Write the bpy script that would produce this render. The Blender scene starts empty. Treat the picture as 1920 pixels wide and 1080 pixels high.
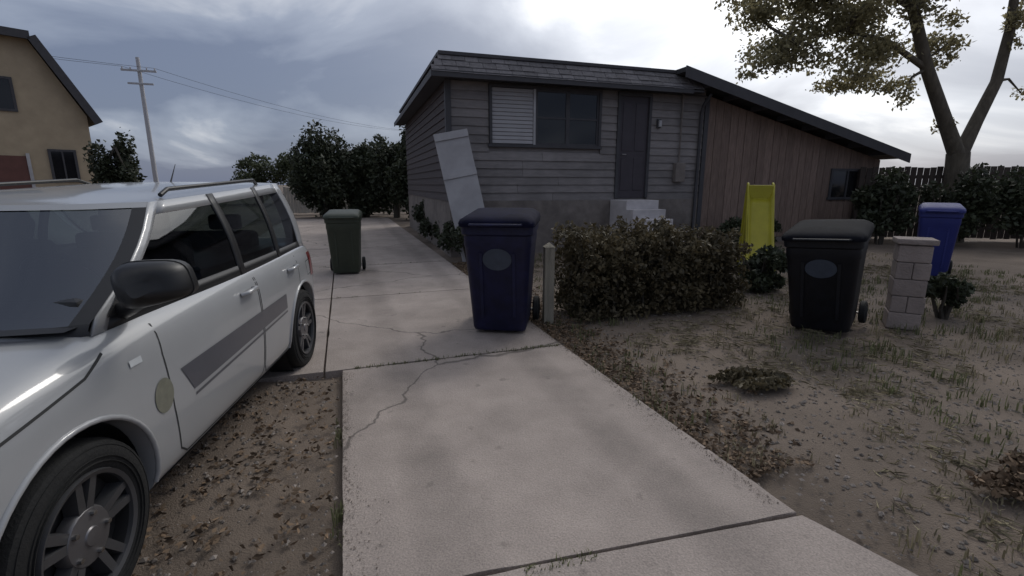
import bpy, bmesh, math, random
import numpy as np
from mathutils import Vector, Matrix, noise
from mathutils.bvhtree import BVHTree

R = math.radians
scene = bpy.context.scene

# ------------------------------------------------------------------ camera
cam_d = bpy.data.cameras.new('camera')
cam_d.sensor_width = 36.0
cam_d.lens = 16.875
cam_d.clip_start = 0.05
cam_d.clip_end = 3000.0
cam = bpy.data.objects.new('camera', cam_d)
scene.collection.objects.link(cam)
cam.location = (0.0, 0.0, 1.5)
cam.rotation_euler = (R(90 - 12.2), 0.0, 0.0)
scene.camera = cam

# ------------------------------------------------------------------ sky
SUN_AZ, SUN_EL = R(30), R(42)
SUN = Vector((math.sin(SUN_AZ) * math.cos(SUN_EL), math.cos(SUN_AZ) * math.cos(SUN_EL), math.sin(SUN_EL)))
world = bpy.data.worlds.new('World')
scene.world = world
world.use_nodes = True
wt = world.node_tree
wt.nodes.clear()


def wn(t, **k):
    n = wt.nodes.new(t)
    for a, b in k.items():
        setattr(n, a, b)
    return n


def wmath(op, a, b=None, clamp=False):
    n = wn('ShaderNodeMath', operation=op, use_clamp=clamp)
    for i, v in enumerate((a, b)):
        if v is None:
            continue
        if isinstance(v, (int, float)):
            n.inputs[i].default_value = v
        else:
            wt.links.new(v, n.inputs[i])
    return n.outputs[0]


w_out = wn('ShaderNodeOutputWorld')
w_bg = wn('ShaderNodeBackground')
w_bg.inputs['Strength'].default_value = 0.10
sky = wn('ShaderNodeTexSky', sky_type='NISHITA', sun_disc=False)
sky.sun_elevation = SUN_EL
sky.sun_rotation = SUN_AZ
sky.air_density = 1.0
sky.dust_density = 2.0
tc = wn('ShaderNodeTexCoord')
sep = wn('ShaderNodeSeparateXYZ')
wt.links.new(tc.outputs['Generated'], sep.inputs[0])
zz = wmath('ADD', wmath('MAXIMUM', sep.outputs[2], 0.0), 0.22)
comb = wn('ShaderNodeCombineXYZ')
wt.links.new(wmath('DIVIDE', sep.outputs[0], zz), comb.inputs[0])
wt.links.new(wmath('DIVIDE', sep.outputs[1], zz), comb.inputs[1])
comb.inputs[2].default_value = 3.7
n1 = wn('ShaderNodeTexNoise')
n1.inputs['Scale'].default_value = 1.0
n1.inputs['Detail'].default_value = 7.0
n1.inputs['Roughness'].default_value = 0.52
n1.inputs['Distortion'].default_value = 0.5
wt.links.new(comb.outputs[0], n1.inputs['Vector'])
cr = wn('ShaderNodeValToRGB')
cr.color_ramp.elements[0].position = 0.36
cr.color_ramp.elements[0].color = (0.14, 0.168, 0.25, 1)
cr.color_ramp.elements[1].position = 0.66
cr.color_ramp.elements[1].color = (0.72, 0.73, 0.76, 1)
e = cr.color_ramp.elements.new(0.5)
e.color = (0.265, 0.30, 0.385, 1)
lowc = wmath('MULTIPLY', wmath('SUBTRACT', wmath('MULTIPLY', sep.outputs[2], 3.2, True), 1.0), 0.15)
wt.links.new(wmath('ADD', n1.outputs['Fac'], lowc), cr.inputs[0])
# thin cloud glows around the sun that stands behind it
dot = wn('ShaderNodeVectorMath', operation='DOT_PRODUCT')
wt.links.new(tc.outputs['Generated'], dot.inputs[0])
dot.inputs[1].default_value = SUN
glow = wmath('POWER', wmath('MAXIMUM', dot.outputs['Value'], 0.0), 8.0)
glow = wmath('MULTIPLY', glow, wmath('ADD', wmath('MULTIPLY', n1.outputs['Fac'], 1.6), 0.15))
addg = wn('ShaderNodeMix', data_type='RGBA', blend_type='ADD')
addg.inputs[0].default_value = 1.0
wt.links.new(cr.outputs[0], addg.inputs[6])
gc = wn('ShaderNodeCombineXYZ')
for i, k in enumerate((1.9, 1.87, 1.78)):
    wt.links.new(wmath('MULTIPLY', glow, k), gc.inputs[i])
wt.links.new(gc.outputs[0], addg.inputs[7])
sc10 = wn('ShaderNodeMix', data_type='RGBA', blend_type='MULTIPLY')
sc10.inputs[0].default_value = 1.0
wt.links.new(addg.outputs[2], sc10.inputs[6])
sc10.inputs[7].default_value = (8.5, 8.5, 8.5, 1)
mixs = wn('ShaderNodeMix', data_type='RGBA')
mixs.inputs[0].default_value = 0.88
wt.links.new(sky.outputs[0], mixs.inputs[6])
wt.links.new(sc10.outputs[2], mixs.inputs[7])
wt.links.new(mixs.outputs[2], w_bg.inputs['Color'])
wt.links.new(w_bg.outputs[0], w_out.inputs['Surface'])

sun_d = bpy.data.lights.new('sun', 'SUN')
sun_d.energy = 0.55
sun_d.angle = R(14)
sun_d.color = (1.0, 0.96, 0.9)
sun_o = bpy.data.objects.new('sun', sun_d)
scene.collection.objects.link(sun_o)
sun_o.rotation_euler = (-SUN).to_track_quat('-Z', 'Y').to_euler()

scene.view_settings.view_transform = 'Standard'
scene.view_settings.look = 'None'
scene.view_settings.exposure = 0.4
scene.view_settings.gamma = 1.0
scene.view_settings.use_curve_mapping = False

# ------------------------------------------------------------------ materials
MATS = {}


def mat(name, col, rough=0.8, var=0.25, scale=6.0, bump=0.0, bscale=None, metallic=0.0, coat=0.0, spec=0.4,
        island=0.0, col2=None, trans=0.0, detail=6.0, stain=0.0, stretch=None):
    if name in MATS:
        return MATS[name]
    m = bpy.data.materials.new(name)
    m.use_nodes = True
    t = m.node_tree
    b = t.nodes['Principled BSDF']
    b.inputs['Roughness'].default_value = rough
    b.inputs['Metallic'].default_value = metallic
    b.inputs['Coat Weight'].default_value = coat
    b.inputs['Coat Roughness'].default_value = 0.06
    b.inputs['Specular IOR Level'].default_value = spec
    N = t.nodes.new
    L = t.links.new
    co = N('ShaderNodeTexCoord')
    geo = N('ShaderNodeNewGeometry')
    src = geo.outputs['Position']
    if stretch:
        mp = N('ShaderNodeMapping')
        mp.inputs['Scale'].default_value = stretch
        L(src, mp.inputs[0])
        src = mp.outputs[0]
    nz = N('ShaderNodeTexNoise')
    nz.inputs['Scale'].default_value = scale
    nz.inputs['Detail'].default_value = detail
    nz.inputs['Roughness'].default_value = 0.62
    L(src, nz.inputs['Vector'])
    rp = N('ShaderNodeValToRGB')
    c = Vector(col)
    c2 = Vector(col2) if col2 else c * (1 - var)
    c3 = c * (1 + var) if not col2 else c
    rp.color_ramp.elements[0].position = 0.3
    rp.color_ramp.elements[0].color = (*c2, 1)
    rp.color_ramp.elements[1].position = 0.72
    rp.color_ramp.elements[1].color = (*c3, 1)
    L(nz.outputs['Fac'], rp.inputs[0])
    colout = rp.outputs[0]
    if stain > 0:
        n3 = N('ShaderNodeTexNoise')
        n3.inputs['Scale'].default_value = scale * 0.22
        n3.inputs['Detail'].default_value = 4
        n3.inputs['Distortion'].default_value = 0.8
        L(geo.outputs['Position'], n3.inputs['Vector'])
        r3 = N('ShaderNodeValToRGB')
        r3.color_ramp.elements[0].position = 0.38
        v = 1 - stain
        r3.color_ramp.elements[0].color = (v, v, v, 1)
        r3.color_ramp.elements[1].position = 0.58
        r3.color_ramp.elements[1].color = (1, 1, 1, 1)
        L(n3.outputs['Fac'], r3.inputs[0])
        mx = N('ShaderNodeMix')
        mx.data_type = 'RGBA'
        mx.blend_type = 'MULTIPLY'
        mx.inputs[0].default_value = 1
        L(colout, mx.inputs[6])
        L(r3.outputs[0], mx.inputs[7])
        colout = mx.outputs[2]
    if island > 0:
        mr = N('ShaderNodeMapRange')
        mr.inputs[3].default_value = 1 - island
        mr.inputs[4].default_value = 1 + island
        oi = N('ShaderNodeObjectInfo')
        ad = N('ShaderNodeMath')
        ad.operation = 'ADD'
        L(geo.outputs['Random Per Island'], ad.inputs[0])
        L(oi.outputs['Random'], ad.inputs[1])
        fr = N('ShaderNodeMath')
        fr.operation = 'FRACT'
        L(ad.outputs[0], fr.inputs[0])
        L(fr.outputs[0], mr.inputs[0])
        mx = N('ShaderNodeMix')
        mx.data_type = 'RGBA'
        mx.blend_type = 'MULTIPLY'
        mx.inputs[0].default_value = 1
        L(colout, mx.inputs[6])
        cb = N('ShaderNodeCombineXYZ')
        for i in range(3):
            L(mr.outputs[0], cb.inputs[i])
        L(cb.outputs[0], mx.inputs[7])
        colout = mx.outputs[2]
    L(colout, b.inputs['Base Color'])
    if bump > 0:
        n2 = N('ShaderNodeTexNoise')
        n2.inputs['Scale'].default_value = bscale or scale * 6
        n2.inputs['Detail'].default_value = 5
        L(src, n2.inputs['Vector'])
        bp = N('ShaderNodeBump')
        bp.inputs['Strength'].default_value = bump
        bp.inputs['Distance'].default_value = 0.02
        L(n2.outputs['Fac'], bp.inputs['Height'])
        L(bp.outputs[0], b.inputs['Normal'])
    if trans > 0:
        tr = N('ShaderNodeBsdfTranslucent')
        L(colout, tr.inputs['Color'])
        ms = N('ShaderNodeMixShader')
        ms.inputs[0].default_value = trans
        L(b.outputs[0], ms.inputs[1])
        L(tr.outputs[0], ms.inputs[2])
        L(ms.outputs[0], t.nodes['Material Output'].inputs['Surface'])
    MATS[name] = m
    return m


concrete = mat('concrete', (0.33, 0.28, 0.248), 0.88, 0.14, 3.0, 0.35, 90, island=0.07, stain=0.16)
concrete_pale = mat('concrete_pale', (0.325, 0.276, 0.245), 0.88, 0.12, 3.0, 0.35, 90, stain=0.12)
dirt = mat('dirt', (0.225, 0.176, 0.138), 0.97, 0.3, 0.9, 0.5, 110, col2=(0.105, 0.082, 0.064), detail=10, stain=0.2)
pebble_m = mat('pebbles', (0.175, 0.15, 0.13), 0.9, 0.3, 8, island=0.45)
crumb_m = mat('soil_crumbs', (0.21, 0.17, 0.14), 0.95, 0.3, 8, island=0.3)
dead_m = mat('dead_leaves', (0.14, 0.095, 0.06), 0.9, 0.3, 8, island=0.45)
weed_m = mat('weeds', (0.13, 0.135, 0.065), 0.8, 0.3, 2, island=0.4, trans=0.25)
strawgrass_m = mat('dry_grass', (0.22, 0.19, 0.12), 0.85, 0.3, 2, island=0.4, trans=0.25)
siding_m = mat('grey_siding', (0.22, 0.20, 0.195), 0.75, 0.16, 4, 0.3, 60, island=0.12, stretch=(1, 1, 6), stain=0.22)
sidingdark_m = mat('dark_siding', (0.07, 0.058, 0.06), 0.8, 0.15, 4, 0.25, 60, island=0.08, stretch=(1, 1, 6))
brown_m = mat('brown_boards', (0.20, 0.142, 0.115), 0.82, 0.28, 5, 0.4, 50, island=0.14, stretch=(6, 6, 0.7))
found_m = mat('foundation_block', (0.19, 0.165, 0.15), 0.92, 0.2, 5, 0.5, 60, stain=0.25)
trim_m = mat('dark_trim', (0.055, 0.053, 0.058), 0.6, 0.15, 6, 0.1)
trimpale_m = mat('pale_trim', (0.42, 0.41, 0.42), 0.55, 0.1, 6, 0.1, stain=0.12)
shingle_m = mat('shingle', (0.16, 0.15, 0.155), 0.93, 0.25, 14, 0.6, 120, island=0.22)
roofdark_m = mat('dark_roof', (0.045, 0.044, 0.046), 0.9, 0.25, 8, 0.5, 90, island=0.15)
glass_m = mat('window_glass', (0.012, 0.012, 0.014), 0.06, 0.1, 2, spec=0.5)
blind_m = mat('white_blind', (0.36, 0.35, 0.36), 0.7, 0.06, 4, island=0.05)
doordark_m = mat('dark_door', (0.05, 0.042, 0.05), 0.5, 0.15, 4, 0.1)
white_m = mat('white_paint', (0.34, 0.33, 0.34), 0.6, 0.08, 5, 0.1, stain=0.15)
steps_m = mat('painted_steps', (0.5, 0.47, 0.475), 0.75, 0.1, 5, 0.2, stain=0.2)
metal_m = mat('metal', (0.35, 0.34, 0.33), 0.35, 0.15, 9, metallic=1.0)
navy_m = mat('navy_plastic', (0.0065, 0.0075, 0.036), 0.55, 0.45, 7, 0.10, 60, detail=12)
black_m = mat('black_plastic', (0.006, 0.0065, 0.010), 0.55, 0.45, 7, 0.10, 60, detail=12)
olive_m = mat('olive_plastic', (0.036, 0.044, 0.030), 0.55, 0.15, 5, 0.06, 120)
blue_m = mat('blue_plastic', (0.022, 0.030, 0.16), 0.5, 0.12, 5, 0.06, 120)
navylid_m = mat('navy_lid', (0.006, 0.0065, 0.022), 0.85, 0.25, 14, 0.08, 120, spec=0.12, stain=0.3)
blacklid_m = mat('black_lid', (0.007, 0.0075, 0.011), 0.85, 0.25, 14, 0.08, 120, spec=0.12, stain=0.3)
sticker_m = mat('sticker', (0.045, 0.055, 0.075), 0.5, 0.15, 18)
rubber_m = mat('rubber', (0.012, 0.012, 0.012), 0.8, 0.2, 20, 0.2, 90)
yellow_m = mat('yellow_plastic', (0.30, 0.265, 0.015), 0.5, 0.12, 5)
pillar_m = mat('pale_stone', (0.27, 0.225, 0.205), 0.9, 0.16, 6, 0.5, 50, island=0.1)
wood_m = mat('weathered_wood', (0.30, 0.27, 0.215), 0.88, 0.25, 5, 0.4, 50, stretch=(5, 5, 0.6), island=0.12)
fencepale_m = mat('pale_fence', (0.33, 0.30, 0.26), 0.88, 0.2, 4, 0.3, 50, stretch=(5, 5, 0.6), island=0.12)
fencedark_m = mat('dark_fence', (0.055, 0.042, 0.035), 0.88, 0.25, 4, 0.3, 50, stretch=(5, 5, 0.6), island=0.18)
bark_m = mat('bark', (0.10, 0.085, 0.065), 0.95, 0.35, 9, 0.9, 30, stretch=(1, 1, 0.35))
barkdark_m = mat('bark_dark', (0.055, 0.047, 0.038), 0.95, 0.35, 9, 0.9, 30, stretch=(1, 1, 0.35))
leafgrey_m = mat('leaf_olive', (0.27, 0.24, 0.135), 0.6, 0.35, 1.2, island=0.4, trans=0.62)
leafdark_m = mat('leaf_dark', (0.040, 0.048, 0.026), 0.6, 0.35, 1.2, island=0.4, trans=0.2)
leafhedge_m = mat('leaf_hedge', (0.10, 0.08, 0.044), 0.65, 0.4, 1.5, island=0.45, trans=0.2)
leafmid_m = mat('leaf_mid', (0.060, 0.072, 0.036), 0.6, 0.35, 1.2, island=0.4, trans=0.25)
beige_m = mat('beige_stucco', (0.40, 0.32, 0.22), 0.9, 0.12, 1.5, 0.3, 40, stain=0.12)
redwood_m = mat('red_door', (0.12, 0.05, 0.04), 0.6, 0.15, 4)
brownroof_m = mat('brown_roof', (0.10, 0.09, 0.085), 0.92, 0.25, 6, 0.4, 60, island=0.15)
pole_m = mat('grey_pole', (0.42, 0.42, 0.44), 0.9, 0.2, 3, 0.3, 30, stretch=(4, 4, 0.4))
paint_m = mat('car_white', (0.33, 0.335, 0.34), 0.30, 0.03, 3, coat=0.8, stain=0.04)
carglass_m = bpy.data.materials.new('car_glass')
carglass_m.use_nodes = True
_t = carglass_m.node_tree
_t.nodes.clear()
_o = _t.nodes.new('ShaderNodeOutputMaterial')
_mix = _t.nodes.new('ShaderNodeMixShader')
_tr = _t.nodes.new('ShaderNodeBsdfTransparent')
_tr.inputs[0].default_value = (0.36, 0.42, 0.42, 1)
_gl = _t.nodes.new('ShaderNodeBsdfGlossy')
_gl.inputs['Roughness'].default_value = 0.03
_fr = _t.nodes.new('ShaderNodeFresnel')
_fr.inputs[0].default_value = 1.85
_t.links.new(_fr.outputs[0], _mix.inputs[0])
_t.links.new(_tr.outputs[0], _mix.inputs[1])
_t.links.new(_gl.outputs[0], _mix.inputs[2])
_t.links.new(_mix.outputs[0], _o.inputs['Surface'])
screen_m = carglass_m.copy()
screen_m.name = 'windscreen_glass'
for _n in screen_m.node_tree.nodes:
    if _n.type == 'FRESNEL':
        _n.inputs[0].default_value = 2.7
seat_m = mat('seat_cloth', (0.045, 0.045, 0.05), 0.9, 0.2, 20)
carblack_m = mat('car_black_trim', (0.014, 0.014, 0.015), 0.42, 0.15, 8)
seam_m = mat('car_seam', (0.03, 0.03, 0.03), 0.8, 0.1, 8)
stripe_m = mat('car_stripe', (0.07, 0.072, 0.085), 0.35, 0.08, 6, coat=0.5)
crest_m = mat('car_crest', (0.17, 0.17, 0.13), 0.4, 0.15, 30, coat=0.5)
rim_m = mat('wheel_rim', (0.10, 0.10, 0.105), 0.4, 0.12, 8, metallic=0.6)
hub_m = mat('hub_cap', (0.17, 0.165, 0.17), 0.4, 0.12, 8, metallic=0.7)
lamp_m = mat('headlight_lens', (0.55, 0.57, 0.58), 0.08, 0.1, 12, coat=1.0)
red_m = mat('tail_lamp', (0.25, 0.015, 0.012), 0.15, 0.1, 8, coat=1.0)



def add_cracks(m, scale, seed):
    t = m.node_tree
    N, L = t.nodes.new, t.links.new
    b = t.nodes['Principled BSDF']
    src = b.inputs['Base Color'].links[0].from_socket
    geo = N('ShaderNodeNewGeometry')
    wob = N('ShaderNodeTexNoise')
    wob.inputs['Scale'].default_value = 2.3
    wob.inputs['Detail'].default_value = 6
    L(geo.outputs['Position'], wob.inputs['Vector'])
    sc = N('ShaderNodeVectorMath')
    sc.operation = 'MULTIPLY_ADD'
    L(wob.outputs['Color'], sc.inputs[0])
    sc.inputs[1].default_value = (.45, .45, 0)
    L(geo.outputs['Position'], sc.inputs[2])
    fl = N('ShaderNodeVectorMath')
    fl.operation = 'MULTIPLY_ADD'
    L(sc.outputs[0], fl.inputs[0])
    fl.inputs[1].default_value = (1, 1, 0)
    fl.inputs[2].default_value = (seed, seed, 0)
    vo = N('ShaderNodeTexVoronoi')
    vo.feature = 'DISTANCE_TO_EDGE'
    vo.inputs['Scale'].default_value = scale
    L(fl.outputs[0], vo.inputs['Vector'])
    mr = N('ShaderNodeMapRange')
    mr.inputs[1].default_value = 0.0015
    mr.inputs[2].default_value = 0.0045
    mr.inputs[3].default_value = 0.45
    mr.inputs[4].default_value = 1.0
    L(vo.outputs['Distance'], mr.inputs[0])
    # small dark spots and drips
    sp = N('ShaderNodeTexNoise')
    sp.inputs['Scale'].default_value = 9.0
    sp.inputs['Detail'].default_value = 3
    L(geo.outputs['Position'], sp.inputs['Vector'])
    m2 = N('ShaderNodeMapRange')
    m2.inputs[1].default_value = 0.66
    m2.inputs[2].default_value = 0.74
    m2.inputs[3].default_value = 1.0
    m2.inputs[4].default_value = 0.72
    L(sp.outputs['Fac'], m2.inputs[0])
    pr = N('ShaderNodeMath')
    pr.operation = 'MULTIPLY'
    L(mr.outputs[0], pr.inputs[0])
    L(m2.outputs[0], pr.inputs[1])
    cb = N('ShaderNodeCombineXYZ')
    for k in range(3):
        L(pr.outputs[0], cb.inputs[k])
    mx = N('ShaderNodeMix')
    mx.data_type = 'RGBA'
    mx.blend_type = 'MULTIPLY'
    mx.inputs[0].default_value = 1
    L(src, mx.inputs[6])
    L(cb.outputs[0], mx.inputs[7])
    L(mx.outputs[2], b.inputs['Base Color'])


def add_wear(m):
    t = m.node_tree
    N, L = t.nodes.new, t.links.new
    b = t.nodes['Principled BSDF']
    src = b.inputs['Base Color'].links[0].from_socket
    geo = N('ShaderNodeNewGeometry')
    # dark tyre tracks run the length of the drive
    dt = N('ShaderNodeVectorMath')
    dt.operation = 'DOT_PRODUCT'
    L(geo.outputs['Position'], dt.inputs[0])
    dt.inputs[1].default_value = (0.9454, 0.326, 0)
    r0 = 0.42 * 0.9454 + 4.47 * 0.326
    nz_ = N('ShaderNodeTexNoise')
    nz_.inputs['Scale'].default_value = 1.6
    nz_.inputs['Detail'].default_value = 8
    nz_.inputs['Roughness'].default_value = .7
    L(geo.outputs['Position'], nz_.inputs['Vector'])
    tot = None
    for rc in (-0.42, -1.52):
        sb = N('ShaderNodeMath'); sb.operation = 'SUBTRACT'
        L(dt.outputs['Value'], sb.inputs[0]); sb.inputs[1].default_value = r0 + rc
        ab = N('ShaderNodeMath'); ab.operation = 'ABSOLUTE'
        L(sb.outputs[0], ab.inputs[0])
        mr = N('ShaderNodeMapRange'); mr.interpolation_type = 'SMOOTHSTEP'
        mr.inputs[1].default_value = 0.05; mr.inputs[2].default_value = 0.26
        mr.inputs[3].default_value = 1.0; mr.inputs[4].default_value = 0.0
        L(ab.outputs[0], mr.inputs[0])
        if tot is None:
            tot = mr.outputs[0]
        else:
            ad = N('ShaderNodeMath'); ad.operation = 'ADD'
            L(tot, ad.inputs[0]); L(mr.outputs[0], ad.inputs[1])
            tot = ad.outputs[0]
    ml = N('ShaderNodeMath'); ml.operation = 'MULTIPLY'
    L(tot, ml.inputs[0]); L(nz_.outputs['Fac'], ml.inputs[1])
    fin = N('ShaderNodeMapRange')
    fin.inputs[1].default_value = 0.15; fin.inputs[2].default_value = 0.75
    fin.inputs[3].default_value = 1.0; fin.inputs[4].default_value = 0.70
    L(ml.outputs[0], fin.inputs[0])
    # sand grain and exposed aggregate
    gr = N('ShaderNodeTexNoise')
    gr.inputs['Scale'].default_value = 130
    gr.inputs['Detail'].default_value = 3
    L(geo.outputs['Position'], gr.inputs['Vector'])
    g2 = N('ShaderNodeMapRange')
    g2.inputs[1].default_value = 0.3; g2.inputs[2].default_value = 0.7
    g2.inputs[3].default_value = 0.78; g2.inputs[4].default_value = 1.2
    L(gr.outputs['Fac'], g2.inputs[0])
    pr = N('ShaderNodeMath'); pr.operation = 'MULTIPLY'
    L(fin.outputs[0], pr.inputs[0]); L(g2.outputs[0], pr.inputs[1])
    cb = N('ShaderNodeCombineXYZ')
    for k in range(3):
        L(pr.outputs[0], cb.inputs[k])
    mx = N('ShaderNodeMix'); mx.data_type = 'RGBA'; mx.blend_type = 'MULTIPLY'
    mx.inputs[0].default_value = 1
    L(src, mx.inputs[6]); L(cb.outputs[0], mx.inputs[7])
    L(mx.outputs[2], b.inputs['Base Color'])


add_wear(concrete)
add_wear(concrete_pale)
add_cracks(concrete, 0.33, 3.1)
add_cracks(concrete_pale, 0.25, 7.7)

# ------------------------------------------------------------------ helpers
COL = scene.collection


def link(name, me, m, parent=None, smooth=None):
    if m is not None:
        me.materials.clear()
        me.materials.append(m)
    if smooth is not None:
        me.polygons.foreach_set('use_smooth', [True] * len(me.polygons))
        if smooth < 179:
            me.set_sharp_from_angle(angle=R(smooth))
    o = bpy.data.objects.new(name, me)
    COL.objects.link(o)
    if parent is not None:
        o.parent = parent
    return o


def mesh(name, v, f):
    me = bpy.data.meshes.new(name)
    me.from_pydata([tuple(p) for p in v], [], f)
    me.update()
    return me


def build(name, v, f, m, parent=None, smooth=None):
    return link(name, mesh(name, v, f), m, parent, smooth)


def empty(name, loc=(0, 0, 0), rz=0.0):
    o = bpy.data.objects.new(name, None)
    o.empty_display_size = 0.2
    COL.objects.link(o)
    o.location = loc
    o.rotation_euler = (0, 0, rz)
    return o


def tag(o, label=None, cat=None, group=None, kind=None):
    if label:
        o['label'] = label
    if cat:
        o['category'] = cat
    if group:
        o['group'] = group
    if kind:
        o['kind'] = kind
    return o


BOXF = [(0, 3, 2, 1), (4, 5, 6, 7), (0, 1, 5, 4), (1, 2, 6, 5), (2, 3, 7, 6), (3, 0, 4, 7)]


def boxv(x0, x1, y0, y1, z0, z1):
    return [(x0, y0, z0), (x1, y0, z0), (x1, y1, z0), (x0, y1, z0), (x0, y0, z1), (x1, y0, z1), (x1, y1, z1), (x0, y1, z1)]


def bbox_mesh(name, dims, bevel=0.0, seg=2):
    bm = bmesh.new()
    vs = [bm.verts.new(p) for p in boxv(*dims)]
    for f in BOXF:
        bm.faces.new([vs[i] for i in f])
    if bevel > 0:
        bmesh.ops.bevel(bm, geom=bm.edges[:], offset=bevel, segments=seg, profile=0.6, affect='EDGES')
    me = bpy.data.meshes.new(name)
    bm.to_mesh(me)
    bm.free()
    return me


def box(name, dims, m, parent=None, bevel=0.0, seg=2):
    return link(name, bbox_mesh(name, dims, bevel, seg), m, parent)


def tube_data(pts, rads, seg=10, v=None, f=None, cap=True):
    v = [] if v is None else v
    f = [] if f is None else f
    base0 = len(v)
    prev = None
    for i, p in enumerate(pts):
        p = Vector(p)
        a = Vector(pts[max(i - 1, 0)])
        b = Vector(pts[min(i + 1, len(pts) - 1)])
        d = (b - a).normalized()
        if prev is None:
            x = d.orthogonal().normalized()
        else:
            x = (prev - d * prev.dot(d)).normalized()
        prev = x
        y = d.cross(x)
        for k in range(seg):
            an = 2 * math.pi * k / seg
            v.append(p + (x * math.cos(an) + y * math.sin(an)) * rads[i])
    for i in range(len(pts) - 1):
        for k in range(seg):
            a = base0 + i * seg + k
            b = base0 + i * seg + (k + 1) % seg
            f.append((a, b, b + seg, a + seg))
    if cap:
        f.append(tuple(base0 + k for k in range(seg))[::-1])
        f.append(tuple(base0 + (len(pts) - 1) * seg + k for k in range(seg)))
    return v, f


def tube(name, pts, rads, m, parent=None, seg=10):
    if not hasattr(rads, '__len__'):
        rads = [rads] * len(pts)
    v, f = tube_data(pts, rads, seg)
    return build(name, v, f, m, parent, 50)


def lathe_data(prof, seg=32, axis='X'):
    v, f = [], []
    for (r, h) in prof:
        for k in range(seg):
            a = 2 * math.pi * k / seg
            if axis == 'X':
                v.append((h, r * math.cos(a), r * math.sin(a)))
            else:
                v.append((r * math.cos(a), r * math.sin(a), h))
    for i in range(len(prof) - 1):
        for k in range(seg):
            a, b = i * seg + k, i * seg + (k + 1) % seg
            f.append((a, b, b + seg, a + seg))
    return v, f


def lathe(name, prof, m, parent=None, seg=32, axis='X', smooth=40):
    v, f = lathe_data(prof, seg, axis)
    return build(name, v, f, m, parent, smooth)


def grid(name, fn, nu, nv, m, parent=None, smooth=60, thick=0.0):
    v = [fn(i / nu, j / nv) for j in range(nv + 1) for i in range(nu + 1)]
    f = [(j * (nu + 1) + i, j * (nu + 1) + i + 1, (j + 1) * (nu + 1) + i + 1, (j + 1) * (nu + 1) + i)
         for j in range(nv) for i in range(nu)]
    o = build(name, v, f, m, parent, smooth)
    if thick:
        md = o.modifiers.new('thickness', 'SOLIDIFY')
        md.thickness = thick
        md.offset = 0
    return o


def copy_tree(o, parent=None):
    c = o.copy()
    COL.objects.link(c)
    c.parent = parent
    for ch in list(o.children):
        copy_tree(ch, c)
    return c


def leaf_mesh(name, blobs, n, size, seed, flat=0.0, shell=0.45, aspect=0.55, keep=None):
    """n small folded leaves spread through overlapping ellipsoid clumps ((cx,cy,cz),(rx,ry,rz))."""
    rng = np.random.default_rng(seed)
    vol = np.array([b[1][0] * b[1][1] * b[1][2] for b in blobs]) ** 0.75
    idx = rng.choice(len(blobs), n, p=vol / vol.sum())
    C = np.array([b[0] for b in blobs])[idx]
    S = np.array([b[1] for b in blobs])[idx]
    d = rng.normal(size=(n, 3))
    d /= np.linalg.norm(d, axis=1)[:, None]
    r = shell + (1 - shell) * rng.random(n) ** 0.6
    r *= 1 + 0.12 * rng.normal(size=n)
    P = C + d * r[:, None] * S
    if keep is not None:
        P = P[keep(P)]
        n = len(P)
    a = rng.normal(size=(n, 3))
    a[:, 2] *= (1 - flat)
    a /= np.linalg.norm(a, axis=1)[:, None]
    b = rng.normal(size=(n, 3))
    b -= (b * a).sum(1)[:, None] * a
    b /= np.linalg.norm(b, axis=1)[:, None]
    s = size * (0.55 + 0.9 * rng.random(n))[:, None]
    c = np.cross(a, b)
    # leaf: base, right, tip, left (bent along the midrib)
    v0 = P - a * s
    v1 = P + b * s * aspect + c * s * 0.18
    v2 = P + a * s
    v3 = P - b * s * aspect + c * s * 0.18
    V = np.stack([v0, v1, v2, v3], 1).reshape(-1, 3)
    me = bpy.data.meshes.new(name)
    me.vertices.add(len(V))
    me.vertices.foreach_set('co', V.ravel())
    q = np.arange(n)[:, None] * 4
    T = np.concatenate([q + [0, 1, 2], q + [0, 2, 3]], 1).reshape(-1)
    me.loops.add(len(T))
    me.loops.foreach_set('vertex_index', T)
    me.polygons.add(2 * n)
    me.polygons.foreach_set('loop_start', np.arange(0, 6 * n, 3))
    me.update(calc_edges=True)
    me.validate()
    return me


def blob_fill(c, rad, k, seed, sub=0.42):
    """k sub-clumps scattered over an ellipsoid."""
    rng = random.Random(seed)
    out = []
    for _ in range(k):
        while True:
            p = Vector((rng.uniform(-1, 1), rng.uniform(-1, 1), rng.uniform(-1, 1)))
            if p.length < 1:
                break
        s = sub * rng.uniform(0.6, 1.25)
        out.append(((c[0] + p.x * rad[0] * 0.8, c[1] + p.y * rad[1] * 0.8, c[2] + p.z * rad[2] * 0.8),
                    (rad[0] * s, rad[1] * s, rad[2] * s * 0.9)))
    return out


# ------------------------------------------------------------------ frames of reference
DO = Vector((0.42, 4.47, 0))                 # a point on the driveway's right edge
DD = Vector((-0.326, 0.9454, 0))             # the way the driveway runs
DR = Vector((0.9454, 0.326, 0))


def dw(d, r, z=0.0):
    p = DO + DD * d + DR * r
    return Vector((p.x, p.y, z))


HT = R(18)
HA = Vector((-1.32, 10.2, 0))
HU = Vector((math.cos(HT), math.sin(HT), 0))
HN = Vector((-math.sin(HT), math.cos(HT), 0))

# ------------------------------------------------------------------ ground
def axis_steps(near, far, step):
    a = list(np.arange(-near, near + 1e-6, step))
    ext, x, s = [], near, step
    while x < far:
        s *= 1.45
        x += s
        ext.append(x)
    return [-q for q in reversed(ext)] + a + ext


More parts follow.
